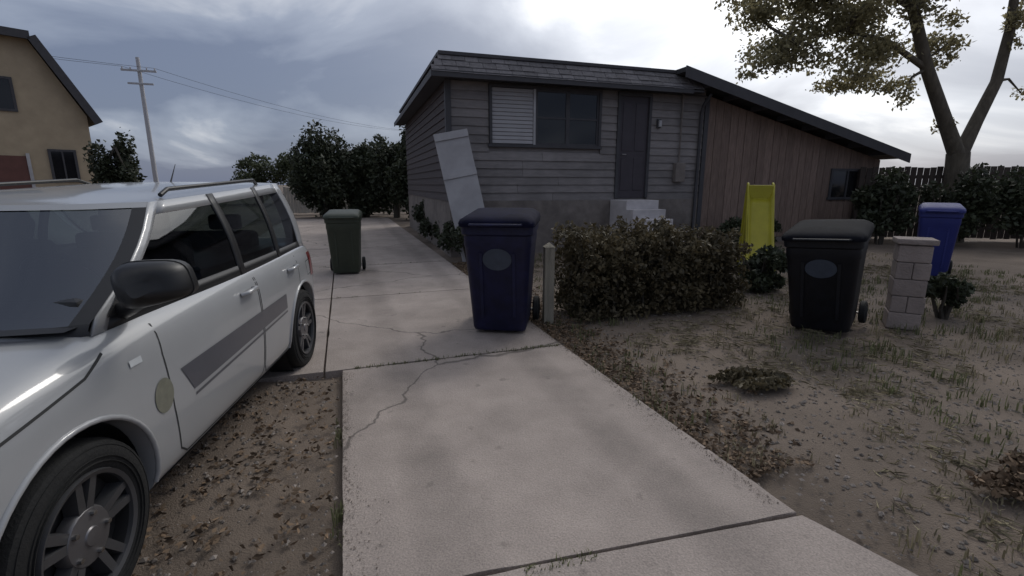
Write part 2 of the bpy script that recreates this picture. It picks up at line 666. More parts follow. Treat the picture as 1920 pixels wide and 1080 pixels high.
gx = axis_steps(10, 900, 0.16)
gy = [q + 7 for q in axis_steps(9, 900, 0.16)]
gv = []
for y in gy:
    for x in gx:
        rel = Vector((x, y, 0)) - DO
        d_, r_ = rel.dot(DD), rel.dot(DR)
        near = abs(x) < 14 and -3 < y < 18
        h = 0.0
        if near:
            h = 0.035 * noise.noise((x * 0.55, y * 0.55, 1.3)) + 0.018 * noise.noise((x * 2.1, y * 2.1, 4.0)) + 0.008 * noise.noise((x * 6, y * 6, 9.0))
            left_edge = -1.96 if d_ < -0.15 else -4.2
            ins = min(0.35 - r_ + 0.0, r_ - left_edge + 0.35)
            if ins > 0:
                h = -0.03 + (h * 0.25)
        gv.append((x, y, h - 0.01))
nx = len(gx)
gf = [(j * nx + i, j * nx + i + 1, (j + 1) * nx + i + 1, (j + 1) * nx + i) for j in range(len(gy) - 1) for i in range(nx - 1)]
tag(build('ground', gv, gf, dirt, None, 180), kind='structure')

# ------------------------------------------------------------------ driveway of concrete slabs
drive = tag(empty('driveway'), kind='structure')


def slab(name, corners, m, top=0.02, thick=0.12, bev=0.006):
    fine = []
    for i in range(len(corners)):
        a, b = Vector(corners[i][:2]), Vector(corners[(i + 1) % len(corners)][:2])
        L_ = (b - a).length
        far = (a + b).length / 2 > 11
        k_ = 1 if far else max(1, int(L_ / .055))
        nr = Vector((-(b - a).y, (b - a).x)) / L_
        for q in range(k_):
            p = a + (b - a) * q / k_
            w_ = 0.0 if q == 0 else .004 * abs(noise.noise((p.x * 9, p.y * 9, .5))) + .02 * max(0, noise.noise((p.x * 3.1, p.y * 3.1, 7.5)) - .28)
            fine.append(p + nr * w_)
    corners = fine
    bm = bmesh.new()
    lo = [bm.verts.new((p[0], p[1], top - thick)) for p in corners]
    hi = [bm.verts.new((p[0], p[1], top)) for p in corners]
    n = len(corners)
    bm.faces.new(hi)
    bm.faces.new(lo[::-1])
    for i in range(n):
        bm.faces.new((lo[i], lo[(i + 1) % n], hi[(i + 1) % n], hi[i]))
    bmesh.ops.bevel(bm, geom=[e for e in bm.edges if e.verts[0].co.z > top - .01 and e.verts[1].co.z > top - .01],
                    offset=bev, segments=2, profile=0.5, affect='EDGES')
    me = bpy.data.meshes.new(name)
    bm.to_mesh(me)
    bm.free()
    return link(name, me, m, drive)


g = 0.008
rows = [-0.15, 2.55, 5.2, 7.9, 10.6, 13.3, 16.0, 18.7]
rr = random.Random(4)
slab('slab', [dw(-2.50 + g, -1.96), dw(-2.68 + g, 0.03), dw(-0.15 - g, 0.0), dw(-0.15 - g, -1.96)], concrete, 0.016)
slab('slab', [dw(-6.5, -1.97), dw(-6.5, 1.55), dw(-4.4, 0.62), dw(-3.5, 0.26), dw(-2.69 - g, 0.03), dw(-2.50 - g, -1.96)], concrete_pale, 0.021)
for a, b in zip(rows[:-1], rows[1:]):
    slab('slab', [dw(a + g, -4.25), dw(a + g, -2.10 - g), dw(b - g, -2.10 - g), dw(b - g, -4.25)], concrete, 0.016 + rr.uniform(0, .008))
    slab('slab', [dw(a + g, -2.10 + g), dw(a + g, 0.0), dw(b - g, 0.0), dw(b - g, -2.10 + g)], concrete, 0.016 + rr.uniform(0, .008))


# ------------------------------------------------------------------ the house
def hbox(name, s0, s1, o0, o1, z0, z1, m, parent, bevel=0.0):
    """box in the house's own frame: along the front, depth behind the front, height."""
    return box(name, (s0, s1, o0, o1, z0, z1), m, parent, bevel)


house = empty('house', HA, HT)
tag(house, 'low grey clapboard house with brown board wing under a sloping roof', 'house')
EAVE, TOP, FLOOR = 3.55, 3.98, 1.15
# solid cores
hbox('foundation', 0.02, 6.3, 0.0, 8.0, -0.2, FLOOR, found_m, house, 0.01)
hbox('wall', 0.06, 6.28, 0.05, 7.9, FLOOR, EAVE + 0.3, siding_m, house)
# openings on the front wall: (s0, s1, z0, z1)
WIN = (0.95, 3.42, 2.33, 3.46)
DOOR = (3.96, 4.70, FLOOR + 0.04, 3.44)
course = 0.17
z = FLOOR
k = 0
while z < EAVE - 0.02:
    z1 = min(z + course, EAVE)
    segs = [(0.0, 6.3)]
    for o in (WIN, DOOR):
        if z1 > o[2] - 0.06 and z < o[3] + 0.06:
            ns = []
            for a, b in segs:
                if o[0] - 0.07 > a and o[1] + 0.07 < b:
                    ns += [(a, o[0] - 0.07), (o[1] + 0.07, b)]
                else:
                    ns.append((a, b))
            segs = ns
    out = []
    for a, b in segs:
        if b - a > 3.2:
            c = a + (b - a) * random.Random(k).uniform(0.35, 0.65)
            out += [(a, c - 0.003), (c + 0.003, b)]
        else:
            out.append((a, b))
    for a, b in out:
        # lapped board: bottom edge proud
        v = [(a, 0.045, z), (b, 0.045, z), (b, 0.045, z1), (a, 0.045, z1), (a, 0.0, z), (b, 0.0, z), (b, 0.026, z1 + 0.012), (a, 0.026, z1 + 0.012)]
        build('siding_board', v, [(0, 1, 2, 3), (4, 7, 6, 5), (0, 4, 5, 1), (3, 2, 6, 7), (0, 3, 7, 4), (1, 5, 6, 2)], siding_m, house)
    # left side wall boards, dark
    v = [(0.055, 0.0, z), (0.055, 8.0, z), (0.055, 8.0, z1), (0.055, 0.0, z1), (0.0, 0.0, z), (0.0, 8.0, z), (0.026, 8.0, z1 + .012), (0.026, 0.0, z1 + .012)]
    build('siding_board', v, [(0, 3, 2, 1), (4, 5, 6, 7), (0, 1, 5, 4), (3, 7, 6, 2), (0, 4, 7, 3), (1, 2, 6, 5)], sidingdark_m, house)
    z = z1
    k += 1
hbox('corner_board', -0.025, 0.09, -0.025, 0.09, FLOOR, EAVE, trim_m, house, 0.004)
hbox('corner_board', 6.24, 6.36, -0.025, 0.06, 0.3, EAVE - 0.05, trim_m, house, 0.004)


def window(s0, s1, z0, z1, parent, sashes, fm, depth=-0.012):
    w = hbox('window', s0, s1, 0.034, 0.044, z0, z1, trim_m, parent)
    t = 0.06
    for (a, b, c, d) in ((s0 - t, s1 + t, z1, z1 + t), (s0 - t - .03, s1 + t + .03, z0 - t, z0), (s0 - t, s0, z0, z1), (s1, s1 + t, z0, z1)):
        hbox('frame', a, b, -0.03, 0.04, c, d, fm, w, 0.004)
    for (a, b, gm) in sashes:
        hbox('pane', a + .02, b - .02, 0.018, 0.026, z0 + .02, z1 - .02, gm, w)
        for (p, q, c, d) in ((a, b, z1 - .045, z1), (a, b, z0, z0 + .045), (a, a + .045, z0 + .045, z1 - .045), (b - .045, b, z0 + .045, z1 - .045), (a + .045, b - .045, (z0 + z1) / 2 - .02, (z0 + z1) / 2 + .02)):
            hbox('sash_bar', p, q, 0.0, 0.03, c, d, fm, w)
    return w


w1 = window(*WIN, house, [(1.92, 2.67, glass_m), (2.67, 3.42, glass_m)], trim_m)
# the left light is closed by a white slatted blind
hbox('sash_bar', 1.87, 1.92, -0.004, 0.03, WIN[2], WIN[3], trimpale_m, w1)
for i in range(14):
    zz0 = WIN[2] + 0.01 + i * 0.0795
    v = [(0.96, 0.028, zz0), (1.86, 0.028, zz0), (1.86, 0.004, zz0 + 0.012), (0.96, 0.004, zz0 + 0.012), (0.96, 0.028, zz0 + 0.074), (1.86, 0.028, zz0 + 0.074), (1.86, 0.014, zz0 + 0.078), (0.96, 0.014, zz0 + 0.078)]
    build('blind_slat', v, BOXF, blind_m, w1)
# front door and its white steps
dr = hbox('door', DOOR[0], DOOR[1], 0.015, 0.044, DOOR[2], DOOR[3], doordark_m, house)
for (a, b, c, d) in ((DOOR[0] - .07, DOOR[1] + .07, DOOR[3], DOOR[3] + .08), (DOOR[0] - .07, DOOR[0], DOOR[2], DOOR[3]), (DOOR[1], DOOR[1] + .07, DOOR[2], DOOR[3])):
    hbox('door_frame', a, b, -0.03, 0.04, c, d, trim_m, dr, 0.004)
for (c, d) in ((1.36, 2.1), (2.25, 3.3)):
    for (a, b) in ((4.04, 4.29), (4.37, 4.62)):
        hbox('door_panel', a, b, 0.004, 0.02, c, d, doordark_m, dr, 0.006)
tube('handle', [(4.04, -0.03, 2.17), (4.14, -0.03, 2.17)], 0.012, metal_m, dr, 8)
for i in range(6):
    hbox('step', 3.78, 4.60, -0.75 - 0.28 * i, -0.75 - 0.28 * (i - 1) - 0.004 if i else -0.03, -0.1, FLOOR - 0.19 * i, steps_m, house, 0.012)
# steep shingled apron roof round the flat top
hbox('soffit', -0.32, 5.9, -0.36, 0.04, EAVE + 0.0, EAVE + 0.04, trim_m, house)
hbox('fascia', -0.34, 5.6, -0.385, -0.362, EAVE - 0.04, EAVE + 0.09, trim_m, house, 0.004)
hbox('fascia', -0.345, -0.325, -0.36, 8.3, EAVE - 0.04, EAVE + 0.09, trim_m, house, 0.004)
hbox('soffit', -0.323, 0.0, 0.05, 8.3, EAVE + 0.003, EAVE + 0.043, trim_m, house)
rv = [(-0.33, -0.37, EAVE + .05), (5.9, -0.37, EAVE + .05), (5.9, 8.3, EAVE + .05), (-0.33, 8.3, EAVE + .05),
      (-0.10, -0.10, TOP), (5.9, -0.10, TOP), (5.9, 8.1, TOP), (-0.10, 8.1, TOP)]
roof = build('roof', rv, BOXF, roofdark_m, house)
sh_me = {}
for rowi in range(3):
    t0, t1 = rowi / 3, (rowi + 1.12) / 3
    y0, y1 = -0.385 + 0.27 * t0, -0.372 + 0.27 * t1
    z0, z1 = EAVE + .05 + (TOP - EAVE - .05) * t0, EAVE + .05 + (TOP - EAVE - .05) * t1
    s = -0.33 + 0.23 * t0 - (0.12 if rowi % 2 else 0.0)
    rg = random.Random(rowi)
    while s < 5.75:
        wd = 0.27
        a, b = max(s, -0.34 + 0.23 * t0), min(s + wd, 5.88)
        j = rg.uniform(-.008, .008)
        v = [(a, y0 - .014, z0 + j), (b - .008, y0 - .014, z0 + j), (b - .008, y0, z0 + j), (a, y0, z0 + j),
             (a, y1 - .008, z1), (b - .008, y1 - .008, z1), (b - .008, y1, z1), (a, y1, z1)]
        if b - a > 0.05:
            build('shingle', v, BOXF, shingle_m, roof)
        s += wd
hbox('roof_cap', -0.16, 5.9, -0.16, 0.0, TOP - .02, TOP + .05, trim_m, house, 0.01)
hbox('roof_cap', -0.165, -0.02, 0.003, 8.2, TOP - .02, TOP + .05, trim_m, house, 0.01)
tube('downpipe', [(6.12, -.33, EAVE - .02), (6.12, -.10, EAVE - .22), (6.12, -.045, EAVE - .4), (6.12, -.045, .15), (6.12, -.16, .06)], .035, trim_m, house, 10)
pl_ = hbox('porch_lamp', 4.92, 5.02, -.05, .0, 2.78, 2.98, trim_m, house, .01)
hbox('lamp_glass', 4.935, 5.005, -.10, -.052, 2.80, 2.94, trimpale_m, pl_, .01)
hbox('house_meter', 5.45, 5.72, -.13, .0, 1.55, 2.0, found_m, house, .02)
tube('conduit', [(5.58, -.04, 2.0), (5.58, -.04, EAVE)], .02, found_m, house, 8)
tube('vent_pipe', [(4.6, 2.6, TOP - .1), (4.6, 2.6, TOP + .45)], 0.05, metal_m, house, 12)


# the brown wing: slab roof falling to the right
def wing_z(s):
    return 4.02 - (s - 5.3) * (4.02 - 2.30) / 7.4


wv = []
S0, S1 = 6.36, 12.35
build('wing_wall', [(S0, .05, -.2), (S1, .05, -.2), (S1, 7.5, -.2), (S0, 7.5, -.2), (S0, .05, wing_z(S0) - .24), (S1, .05, wing_z(S1) - .24), (S1, 7.5, wing_z(S1) - .24), (S0, 7.5, wing_z(S0) - .24)], BOXF, brown_m, house)
nb = 26
for i in range(nb):
    a = S0 + (S1 - S0) * i / nb
    b = S0 + (S1 - S0) * (i + 1) / nb - .012
    rg = random.Random(i + 50)
    y0 = 0.012 + rg.uniform(-.005, .005)
    za, zb = wing_z(a) - .22, wing_z(b) - .22
    v = [(a, y0, .12), (b, y0, .12), (b, .052, .12), (a, .052, .12), (a, y0, za), (b, y0, zb), (b, .052, zb), (a, .052, za)]
    build('wing_board', v, BOXF, brown_m, house)
hbox('wing_footing', S0, S1, -0.03, 0.04, -0.2, 0.11, found_m, house, 0.01)
RS0, RS1 = 5.25, 12.72
for nm, y0, y1, t0, t1, mm in (('wing_roof', -0.50, 8.0, 0.0, -0.10, roofdark_m), ('rake_board', -0.53, -0.503, 0.02, -0.22, trim_m)):
    v = [(RS0, y0, wing_z(RS0) + t1), (RS1, y0, wing_z(RS1) + t1), (RS1, y1, wing_z(RS1) + t1), (RS0, y1, wing_z(RS0) + t1),
         (RS0, y0, wing_z(RS0) + t0), (RS1, y0, wing_z(RS1) + t0), (RS1, y1, wing_z(RS1) + t0), (RS0, y1, wing_z(RS0) + t0)]
    build(nm, v, BOXF, mm, house)
for i in range(8):
    s = 5.9 + i * 0.85
    v = [(s, -.5, wing_z(s) - .22), (s + .06, -.5, wing_z(s + .06) - .22), (s + .06, .0, wing_z(s + .06) - .22), (s, .0, wing_z(s) - .22),
         (s, -.5, wing_z(s) - .105), (s + .06, -.5, wing_z(s + .06) - .105), (s + .06, .0, wing_z(s + .06) - .105), (s, .0, wing_z(s) - .105)]
    build('rafter_end', v, BOXF, trim_m, house)
# a plain side window in the wing
wg = hbox('window', 10.6, 11.7, 0.0, 0.01, 1.15, 1.85, trim_m, house)
for (a, b, c, d) in ((10.53, 11.77, 1.85, 1.92), (10.5, 11.8, 1.08, 1.15), (10.53, 10.6, 1.15, 1.85), (11.7, 11.77, 1.15, 1.85), (11.12, 11.17, 1.15, 1.85)):
    hbox('frame', a, b, -0.03, 0.012, c, d, trim_m, wg, 0.004)
hbox('pane', 10.6, 11.12, -0.008, -0.002, 1.15, 1.85, glass_m, wg)
hbox('pane', 11.17, 11.7, -0.008, -0.002, 1.15, 1.85, glass_m, wg)

# ------------------------------------------------------------------ the white board at the house corner
bd = empty('leaning_board', (-0.95, 9.35, 0.0), R(12))
tag(bd, 'pale painted board leaning tilted against the left corner of the grey house', 'board')
bd.rotation_euler = (R(-9), R(-11), R(12))
box('panel', (-0.02, 0.64, -0.02, 0.02, 0.0, 2.5), white_m, bd, 0.006)
box('rail', (-0.022, 0.642, -0.045, -0.021, 2.36, 2.502), white_m, bd, 0.004)
box('rail', (-0.022, 0.642, -0.045, -0.021, 1.62, 1.76), white_m, bd, 0.004)


# ------------------------------------------------------------------ plants
def tree_limbs(name, parts, m, parent, seg=9):
    v, f = [], []
    for pts, r in parts:
        tube_data(pts, r, seg, v, f)
    return build(name, v, f, m, parent, 60)


def shrub(name, loc, rad, n, size, lm, label, cat, group, seed, k=14, stems=6, sub=0.42, shell=.4):
    o = empty(name, loc)
    tag(o, label, cat, group)
    rg = random.Random(seed)
    parts = []
    for i in range(stems):
        a = rg.uniform(0, 6.28)
        p = [(0.12 * math.cos(a) * rad[0], 0.12 * math.sin(a) * rad[1], -0.05)]
        for q in (0.4, 0.8, 1.3):
            p.append((math.cos(a) * rad[0] * q * 0.5 + rg.uniform(-.05, .05), math.sin(a) * rad[1] * q * 0.5, rad[2] * q * 1.1))
        parts.append((p, [0.025, 0.02, 0.014, 0.006]))
    tree_limbs('stem', parts, barkdark_m, o, 6)
    bl = blob_fill((0, 0, rad[2] * 0.98), rad, k, seed, sub)
    me = leaf_mesh('foliage', bl, n, size, seed, shell=shell, keep=lambda P: P[:, 2] > 0.02)
    link('foliage', me, lm, o)
    return o


# clipped hedge of three bushes in front of the house
def hedge_bush(x, y, lx, ly, h, label, seed):
    o = empty('bush', (x, y, 0), HT)
    tag(o, label, 'bush', 'bushes of the front hedge')
    rg = random.Random(seed)
    parts = []
    for i in range(9):
        a, b = rg.uniform(-.5, .5) * lx, rg.uniform(-.4, .4) * ly
        parts.append(([(a * .6, b * .6, -.05), (a * .8, b * .8, h * .4), (a, b, h * .9)], [.02, .014, .006]))
    tree_limbs('stem', parts, barkdark_m, o, 6)
    bl = []
    nx_, ny_, nz_ = 6, 4, 5
    for i in range(nx_):
        for j in range(ny_):
            for k in range(nz_):
                bl.append((((i + .5 + rg.uniform(-.3, .3)) / nx_ * lx - lx / 2, (j + .5 + rg.uniform(-.3, .3)) / ny_ * ly - ly / 2, (k + .45 + rg.uniform(-.25, .3)) / nz_ * h * (1 + .10 * math.sin(i * 2.1 + seed) + .06 * math.sin(j * 3 + i))),
                           (lx / nx_ * rg.uniform(.5, .85), ly / ny_ * rg.uniform(.5, .85), h / nz_ * rg.uniform(.5, .85))))
    link('foliage', leaf_mesh('foliage', bl, 12000, .027, seed, shell=.2, keep=lambda P: P[:, 2] > .015), leafhedge_m, o)


hedge_bush(0.98, 5.55, .80, .75, .95, 'brown green clipped bush next to the navy bin, left end of the hedge', 1)
hedge_bush(1.74, 5.80, .82, .78, .98, 'brown green clipped bush in the middle of the front hedge', 2)
hedge_bush(2.46, 6.05, .72, .72, .84, 'brown green clipped bush at the right end of the front hedge', 3)
# dark planting along the house's left side
for i, (d_, w_, h_) in enumerate(((5.0, .40, .50), (6.2, .36, .44), (7.7, .36, .46), (8.9, .38, .50), (10.2, .40, .55))):
    p = dw(d_, 0.42)
    shrub('side_shrub', p, (w_, .62, h_), 1700, 0.045, leafdark_m,
          ['dark shrub before the leaning board at the house corner', 'dark shrub nearest the house corner along the driveway', 'dark shrub second from the house corner along the driveway', 'dark shrub third from the house corner along the driveway', 'dark shrub farthest from the house corner along the driveway'][i],
          'shrub', 'dark shrubs along the side wall', 20 + i, 10, 5)
# foundation planting at the brown wing
for i, (s, o_, r_) in enumerate(((6.6, -.9, (.55, .45, .38)), (7.6, -.8, (.5, .4, .34)), (8.9, -1.6, (.5, .4, .30)))):
    p = HA + HU * s + HN * o_
    shrub('low_shrub', p, r_, 1800, 0.045, leafdark_m,
          ['low dark shrub beside the white steps at the brown wing', 'low dark shrub behind the yellow slide at the brown wing', 'low dark shrub behind the black bin at the brown wing'][i],
          'shrub', 'low shrubs along the brown wing', 30 + i, 10, 5)
shrub('garden_plant', (3.52, 6.75, 0), (0.46, 0.34, 0.36), 2600, 0.04, leafdark_m, 'dark leafy plant below the yellow slide', 'plant', None, 41, 9, 5)
shrub('garden_plant', (4.98, 5.35, 0), (0.28, 0.26, 0.27), 1400, 0.035, leafdark_m, 'small dark green plant right of the pale stone pillar', 'plant', None, 42, 8, 5)
shrub('garden_plant', (1.80, 3.42, 0), (0.30, 0.17, 0.065), 1500, 0.022, leafhedge_m, 'flat dark ground plant on the bare soil near the driveway edge', 'plant', None, 43, 12, 3)
shrub('garden_plant', (2.75, 2.12, 0), (0.40, 0.22, 0.075), 2200, 0.020, dead_m, 'low brown dried plant in the bottom right corner of the yard', 'plant', None, 44, 12, 3)


# ------------------------------------------------------------------ wheelie bins
def rrect(w, d, r, n=5):
    pts = []
    for cx, cy, a0 in ((w - r, -d + r, -90), (w - r, d - r, 0), (-w + r, d - r, 90), (-w + r, -d + r, 180)):
        for i in range(n + 1):
            a = R(a0 + 90 * i / n)
            pts.append((cx + r * math.cos(a), cy + r * math.sin(a)))
    return pts


def loft(name, secs, m, parent, smooth=40, cap=True):
    v, f = [], []
    n = len(secs[0])
    for s in secs:
        v += s
    for i in range(len(secs) - 1):
        for k in range(n):
            a, b = i * n + k, i * n + (k + 1) % n
            f.append((a, b, b + n, a + n))
    if cap:
        f.append(tuple(range(n))[::-1])
        f.append(tuple((len(secs) - 1) * n + k for k in range(n)))
    return build(name, v, f, m, parent, smooth)


def sec(w, d, r, z, dy=0.0, tilt=0.0):
    return [(x, y + dy, z + y * tilt) for x, y in rrect(w, d, r)]


def wheelie_bin(loc, rz, m, lm_, label, sticker=None, sc=1.0, lean=(0, 0), stz=0.83, stx=0.0, wide=1.0):
    o = empty('wheelie_bin', loc, rz)
    o.rotation_euler = (R(lean[0]), R(lean[1]), rz)
    o.scale = (sc * wide, sc * wide, sc)
    tag(o, label, 'wheelie bin', 'wheelie bins in the yard')
    # front of the bin looks along -Y
    loft('body', [sec(.215, .245, .05, .03, .05), sec(.222, .26, .055, .06, .05), sec(.262, .325, .06, .78, .02), sec(.268, .333, .06, .80, .018),
                  sec(.268, .333, .06, .885, .014), sec(.282, .35, .06, .90, .012), sec(.285, .353, .06, .985, .01)], m, o)
    lid = loft('lid', [sec(.296, .372, .07, .968, .0, .01), sec(.300, .378, .07, 1.0, .0, .02), sec(.292, .366, .08, 1.035, .0, .05), sec(.25, .31, .09, 1.068, .01, .07), sec(.12, .16, .06, 1.080, .02, .07)], lm_, o, 50)
    tube('lid_handle', [(-.20, -.372, .985), (-.19, -.40, .985), (.19, -.40, .985), (.20, -.372, .985)], .012, m, lid, 8)
    for i in (-1, 1):
        box('hinge', (i * .2 - .03, i * .2 + .03, .36, .41, .95, 1.02), m, lid, .008)
    tube('grab_bar', [(-.24, .36, .95), (-.24, .44, .96), (.24, .44, .96), (.24, .36, .95)], .016, m, o, 8)
    tube('axle', [(-.27, .27, .105), (.27, .27, .105)], .012, metal_m, o, 8)
    for i in (-1, 1):
        w_ = lathe('wheel', [(.0, i * .245), (.10, i * .245), (.118, i * .255), (.118, i * .29), (.10, i * .30), (.07, i * .292), (.05, i * .305), (.0, i * .305)], rubber_m, o, 22)
        w_.location = (0, .27, .118)
    for i in (-1, 0, 1):
        v = []
        for zq in (.16, .74):
            t = (zq - .06) / .72
            y = -(.26 + .065 * t) + .05 - .03 * t
            v += [(i * .13 - .012, y - .009, zq), (i * .13 + .012, y - .009, zq), (i * .13 + .012, y + .01, zq), (i * .13 - .012, y + .01, zq)]
        if i:
            build('rib', v, BOXF, m, o)
    if sticker:
        # an oval badge on the front
        n = 28
        v = []
        zc = stz
        for k in range(n):
            a = 2 * math.pi * k / n
            xx, zz_ = stx + .115 * math.cos(a), zc - .075 + .095 * math.sin(a) - .1
            t = (zz_ - .06) / .72
            y = -(.26 + .065 * t) + .05 - .03 * t
            v.append((xx, y - .0035, zz_))
        v2 = [(p[0], p[1] + .006, p[2]) for p in v]
        f = [tuple(range(n))] + [(k, (k + 1) % n, n + (k + 1) % n, n + k) for k in range(n)]
        build('badge', v + v2, f, sticker, o)
    return o


wheelie_bin((-0.10, 4.90, 0.02), R(-7), navy_m, navylid_m, 'navy blue wheelie bin with a pale badge at the driveway edge', sticker_m, 1.13, (0, 0), .86, 0, 1.08)
wheelie_bin((3.34, 4.97, 0.0), R(-40), black_m, blacklid_m, 'black wheelie bin standing askew on the bare yard', sticker_m, 1.02, (3, -3), .86, 0, 1.17)
wheelie_bin((-2.82, 8.1, 0.02), R(14), olive_m, olive_m, 'dark olive wheelie bin standing far back on the driveway', None, 0.97)
wheelie_bin((6.98, 7.9, 0.0), R(-38), blue_m, blue_m, 'bright blue wheelie bin behind the pale stone pillar', None, 1.10, (0, 0), .83, 0, .85)

# ------------------------------------------------------------------ pale stone pillar
pl = empty('stone_pillar', (4.25, 5.05, 0), R(-30))
pl.scale = (.76, .76, .95)
tag(pl, 'short pale stone pillar in front of the blue bin', 'pillar')
rg = random.Random(8)
for i in range(5):
    j = rg.uniform(-.008, .008)
    if i % 2:
        box('stone', (-.19 + j, .0 - .004, -.18, .18, i * .19 - .02, i * .19 + .163), pillar_m, pl, .012)
        box('stone', (.004, .19 + j, -.178, .182, i * .19 - .02, i * .19 + .163), pillar_m, pl, .012)
    else:
        box('stone', (-.192, .188 + j, -.182, .178 + j, i * .19 - .02, i * .19 + .163), pillar_m, pl, .012)
box('core', (-.165, .165, -.155, .155, -.05, .945), found_m, pl)
box('cap_stone', (-.225, .225, -.215, .215, .935, .995), pillar_m, pl, .015)

# ------------------------------------------------------------------ short post right of the navy bin
ps = empty('garden_post', (0.40, 5.15, 0), R(8))
tag(ps, 'short weathered wooden post between the navy bin and the hedge', 'post')
box('post', (-.055, .055, -.05, .05, -.1, .84), wood_m, ps, .008)
v = [(-.06, -.055, .84), (.06, -.055, .84), (.06, .055, .84), (-.06, .055, .84), (0, 0, .89)]
build('cap', v, [(3, 2, 1, 0), (0, 1, 4), (1, 2, 4), (2, 3, 4), (3, 0, 4)], wood_m, ps)

# ------------------------------------------------------------------ yellow slide
sl = empty('toy_slide', (3.92, 7.6, 0), R(-20))
sl.scale = (.74, .92, 1.04)
tag(sl, 'yellow plastic toy slide standing by the brown wing', 'slide')


def slide_fn(u, v):
    # chute curve from the foot (v=0) to the platform (v=1)
    y = -0.55 + 1.0 * v
    zc = 0.10 + 1.12 * (v ** 1.25)
    xx = (u - .5) * 2
    return (xx * .24, y, zc + .11 * max(0, abs(xx) - .72) / .28)


grid('chute', slide_fn, 16, 14, yellow_m, sl, 50, 0.018)
for i in (-1, 1):
    tube('side_rail', [(i * .25, -.55, .21), (i * .25, -.2, .45), (i * .25, .12, .80), (i * .25, .42, 1.27), (i * .25, .50, 1.42), (i * .25, .60, 1.45), (i * .25, .68, 1.30)], .028, yellow_m, sl, 8)
    tube('leg', [(i * .25, .68, 1.30), (i * .27, .92, .0)], .03, yellow_m, sl, 8)
    tube('leg', [(i * .25, .42, 1.25), (i * .26, .40, .0)], .028, yellow_m, sl, 8)
box('back_panel', (-.24, .24, .44, .47, 1.0, 1.43), yellow_m, sl, .012)
for i in range(4):
    zq = .25 + i * .28
    yq = .92 - .24 * zq / 1.3
    tube('rung', [(-.262, yq, zq), (.262, yq, zq)], .02, yellow_m, sl, 8)

# ------------------------------------------------------------------ the white car
CAR_W = 0.87
car = empty('car', (-2.28, 1.32, 0.0), R(7))
tag(car, 'white hatchback car with a dark side stripe parked beside the driveway', 'car')

ST = [(-.82, .34, .58, .62, .52), (-.79, .26, .67, .72, .66), (-.70, .21, .76, .82, .78), (-.52, .19, .84, .905, .845), (-.25, .19, .905, .965, .868),
      (.1, .19, .95, 1.015, .878), (.45, .19, .975, 1.035, .88), (.9, .19, .985, 1.03, .88), (1.5, .19, .99, 1.03, .88), (2.1, .19, .995, 1.03, .88),
      (2.55, .20, 1.0, 1.03, .872), (2.85, .22, 1.0, 1.03, .85), (2.99, .27, .99, 1.02, .80), (3.05, .36, .92, .95, .72)]


def car_sec(y, zb, zs, zc, w):
    half = [(0, zb), (.55 * w, zb), (.86 * w, zb + .01), (.955 * w, zb + .07), (.975 * w, zb + .16), (w, min(.56, zs - .1)), (w * .995, zs - .16), (w * .965, zs - .06), (w * .90, zs), (w * .60, zs + (zc - zs) * .62), (w * .28, zs + (zc - zs) * .93), (0, zc)]
    pts = [(x, y, z_) for x, z_ in half]
    pts += [(-x, y, z_) for x, z_ in half[-2:0:-1]]
    return pts


secs = [car_sec(*s) for s in ST]
n = len(secs[0])
cv = [p for s in secs for p in s]
cf = []
for i in range(len(secs) - 1):
    for k in range(n):
        a, b = i * n + k, i * n + (k + 1) % n
        cf.append((a, a + n, b + n, b))
cf.append(tuple(range(n)))
cf.append(tuple((len(secs) - 1) * n + k for k in range(n))[::-1])
body = build('body', cv, cf, paint_m, car)
bm = bmesh.new()
bm.from_mesh(body.data)
bmesh.ops.recalc_face_normals(bm, faces=bm.faces)
bm.to_mesh(body.data)
bm.free()
md = body.modifiers.new('subdivision', 'SUBSURF')
md.levels = md.render_levels = 2
cutters = []
WB = 2.46
for yw in (0.0, WB):
    for sx in (-1, 1):
        prof = [(.0, sx * .60), (.375, sx * .60), (.375, sx * 1.0), (.0, sx * 1.0)]
        v, f = lathe_data(prof, 40)
        me = mesh('cut', v, f)
        bm = bmesh.new()
        bm.from_mesh(me)
        bmesh.ops.remove_doubles(bm, verts=bm.verts, dist=1e-5)
        bmesh.ops.recalc_face_normals(bm, faces=bm.faces)
        bmesh.ops.translate(bm, verts=bm.verts, vec=(0, yw, .335))
        bm.to_mesh(me)
        bm.free()
        c = bpy.data.objects.new('cut', me)
        COL.objects.link(c)
        c.parent = car
        cutters.append(c)
        b_ = body.modifiers.new('arch', 'BOOLEAN')
        b_.operation = 'DIFFERENCE'
        b_.solver = 'EXACT'
        b_.object = c
bpy.context.view_layer.update()
dg = bpy.context.evaluated_depsgraph_get()
nm_ = bpy.data.meshes.new_from_object(body.evaluated_get(dg))
body.modifiers.clear()
body.data = nm_
for c in cutters:
    bpy.data.objects.remove(c)
nm_.materials.clear()
nm_.materials.append(paint_m)
nm_.polygons.foreach_set('use_smooth', [True] * len(nm_.polygons))
nm_.set_sharp_from_angle(angle=R(38))
bvh = BVHTree.FromPolygons([v.co.copy() for v in nm_.vertices], [tuple(p.vertices) for p in nm_.polygons])


def onside(y, z_, off=.002, side=1):
    h = bvh.ray_cast(Vector((side * 2, y, z_)), Vector((-side, 0, 0)))
    if h[0] is None:
        return Vector((side * .8, y, z_))
    return h[0] + h[1] * (off if h[1].x * side > 0 else -off)


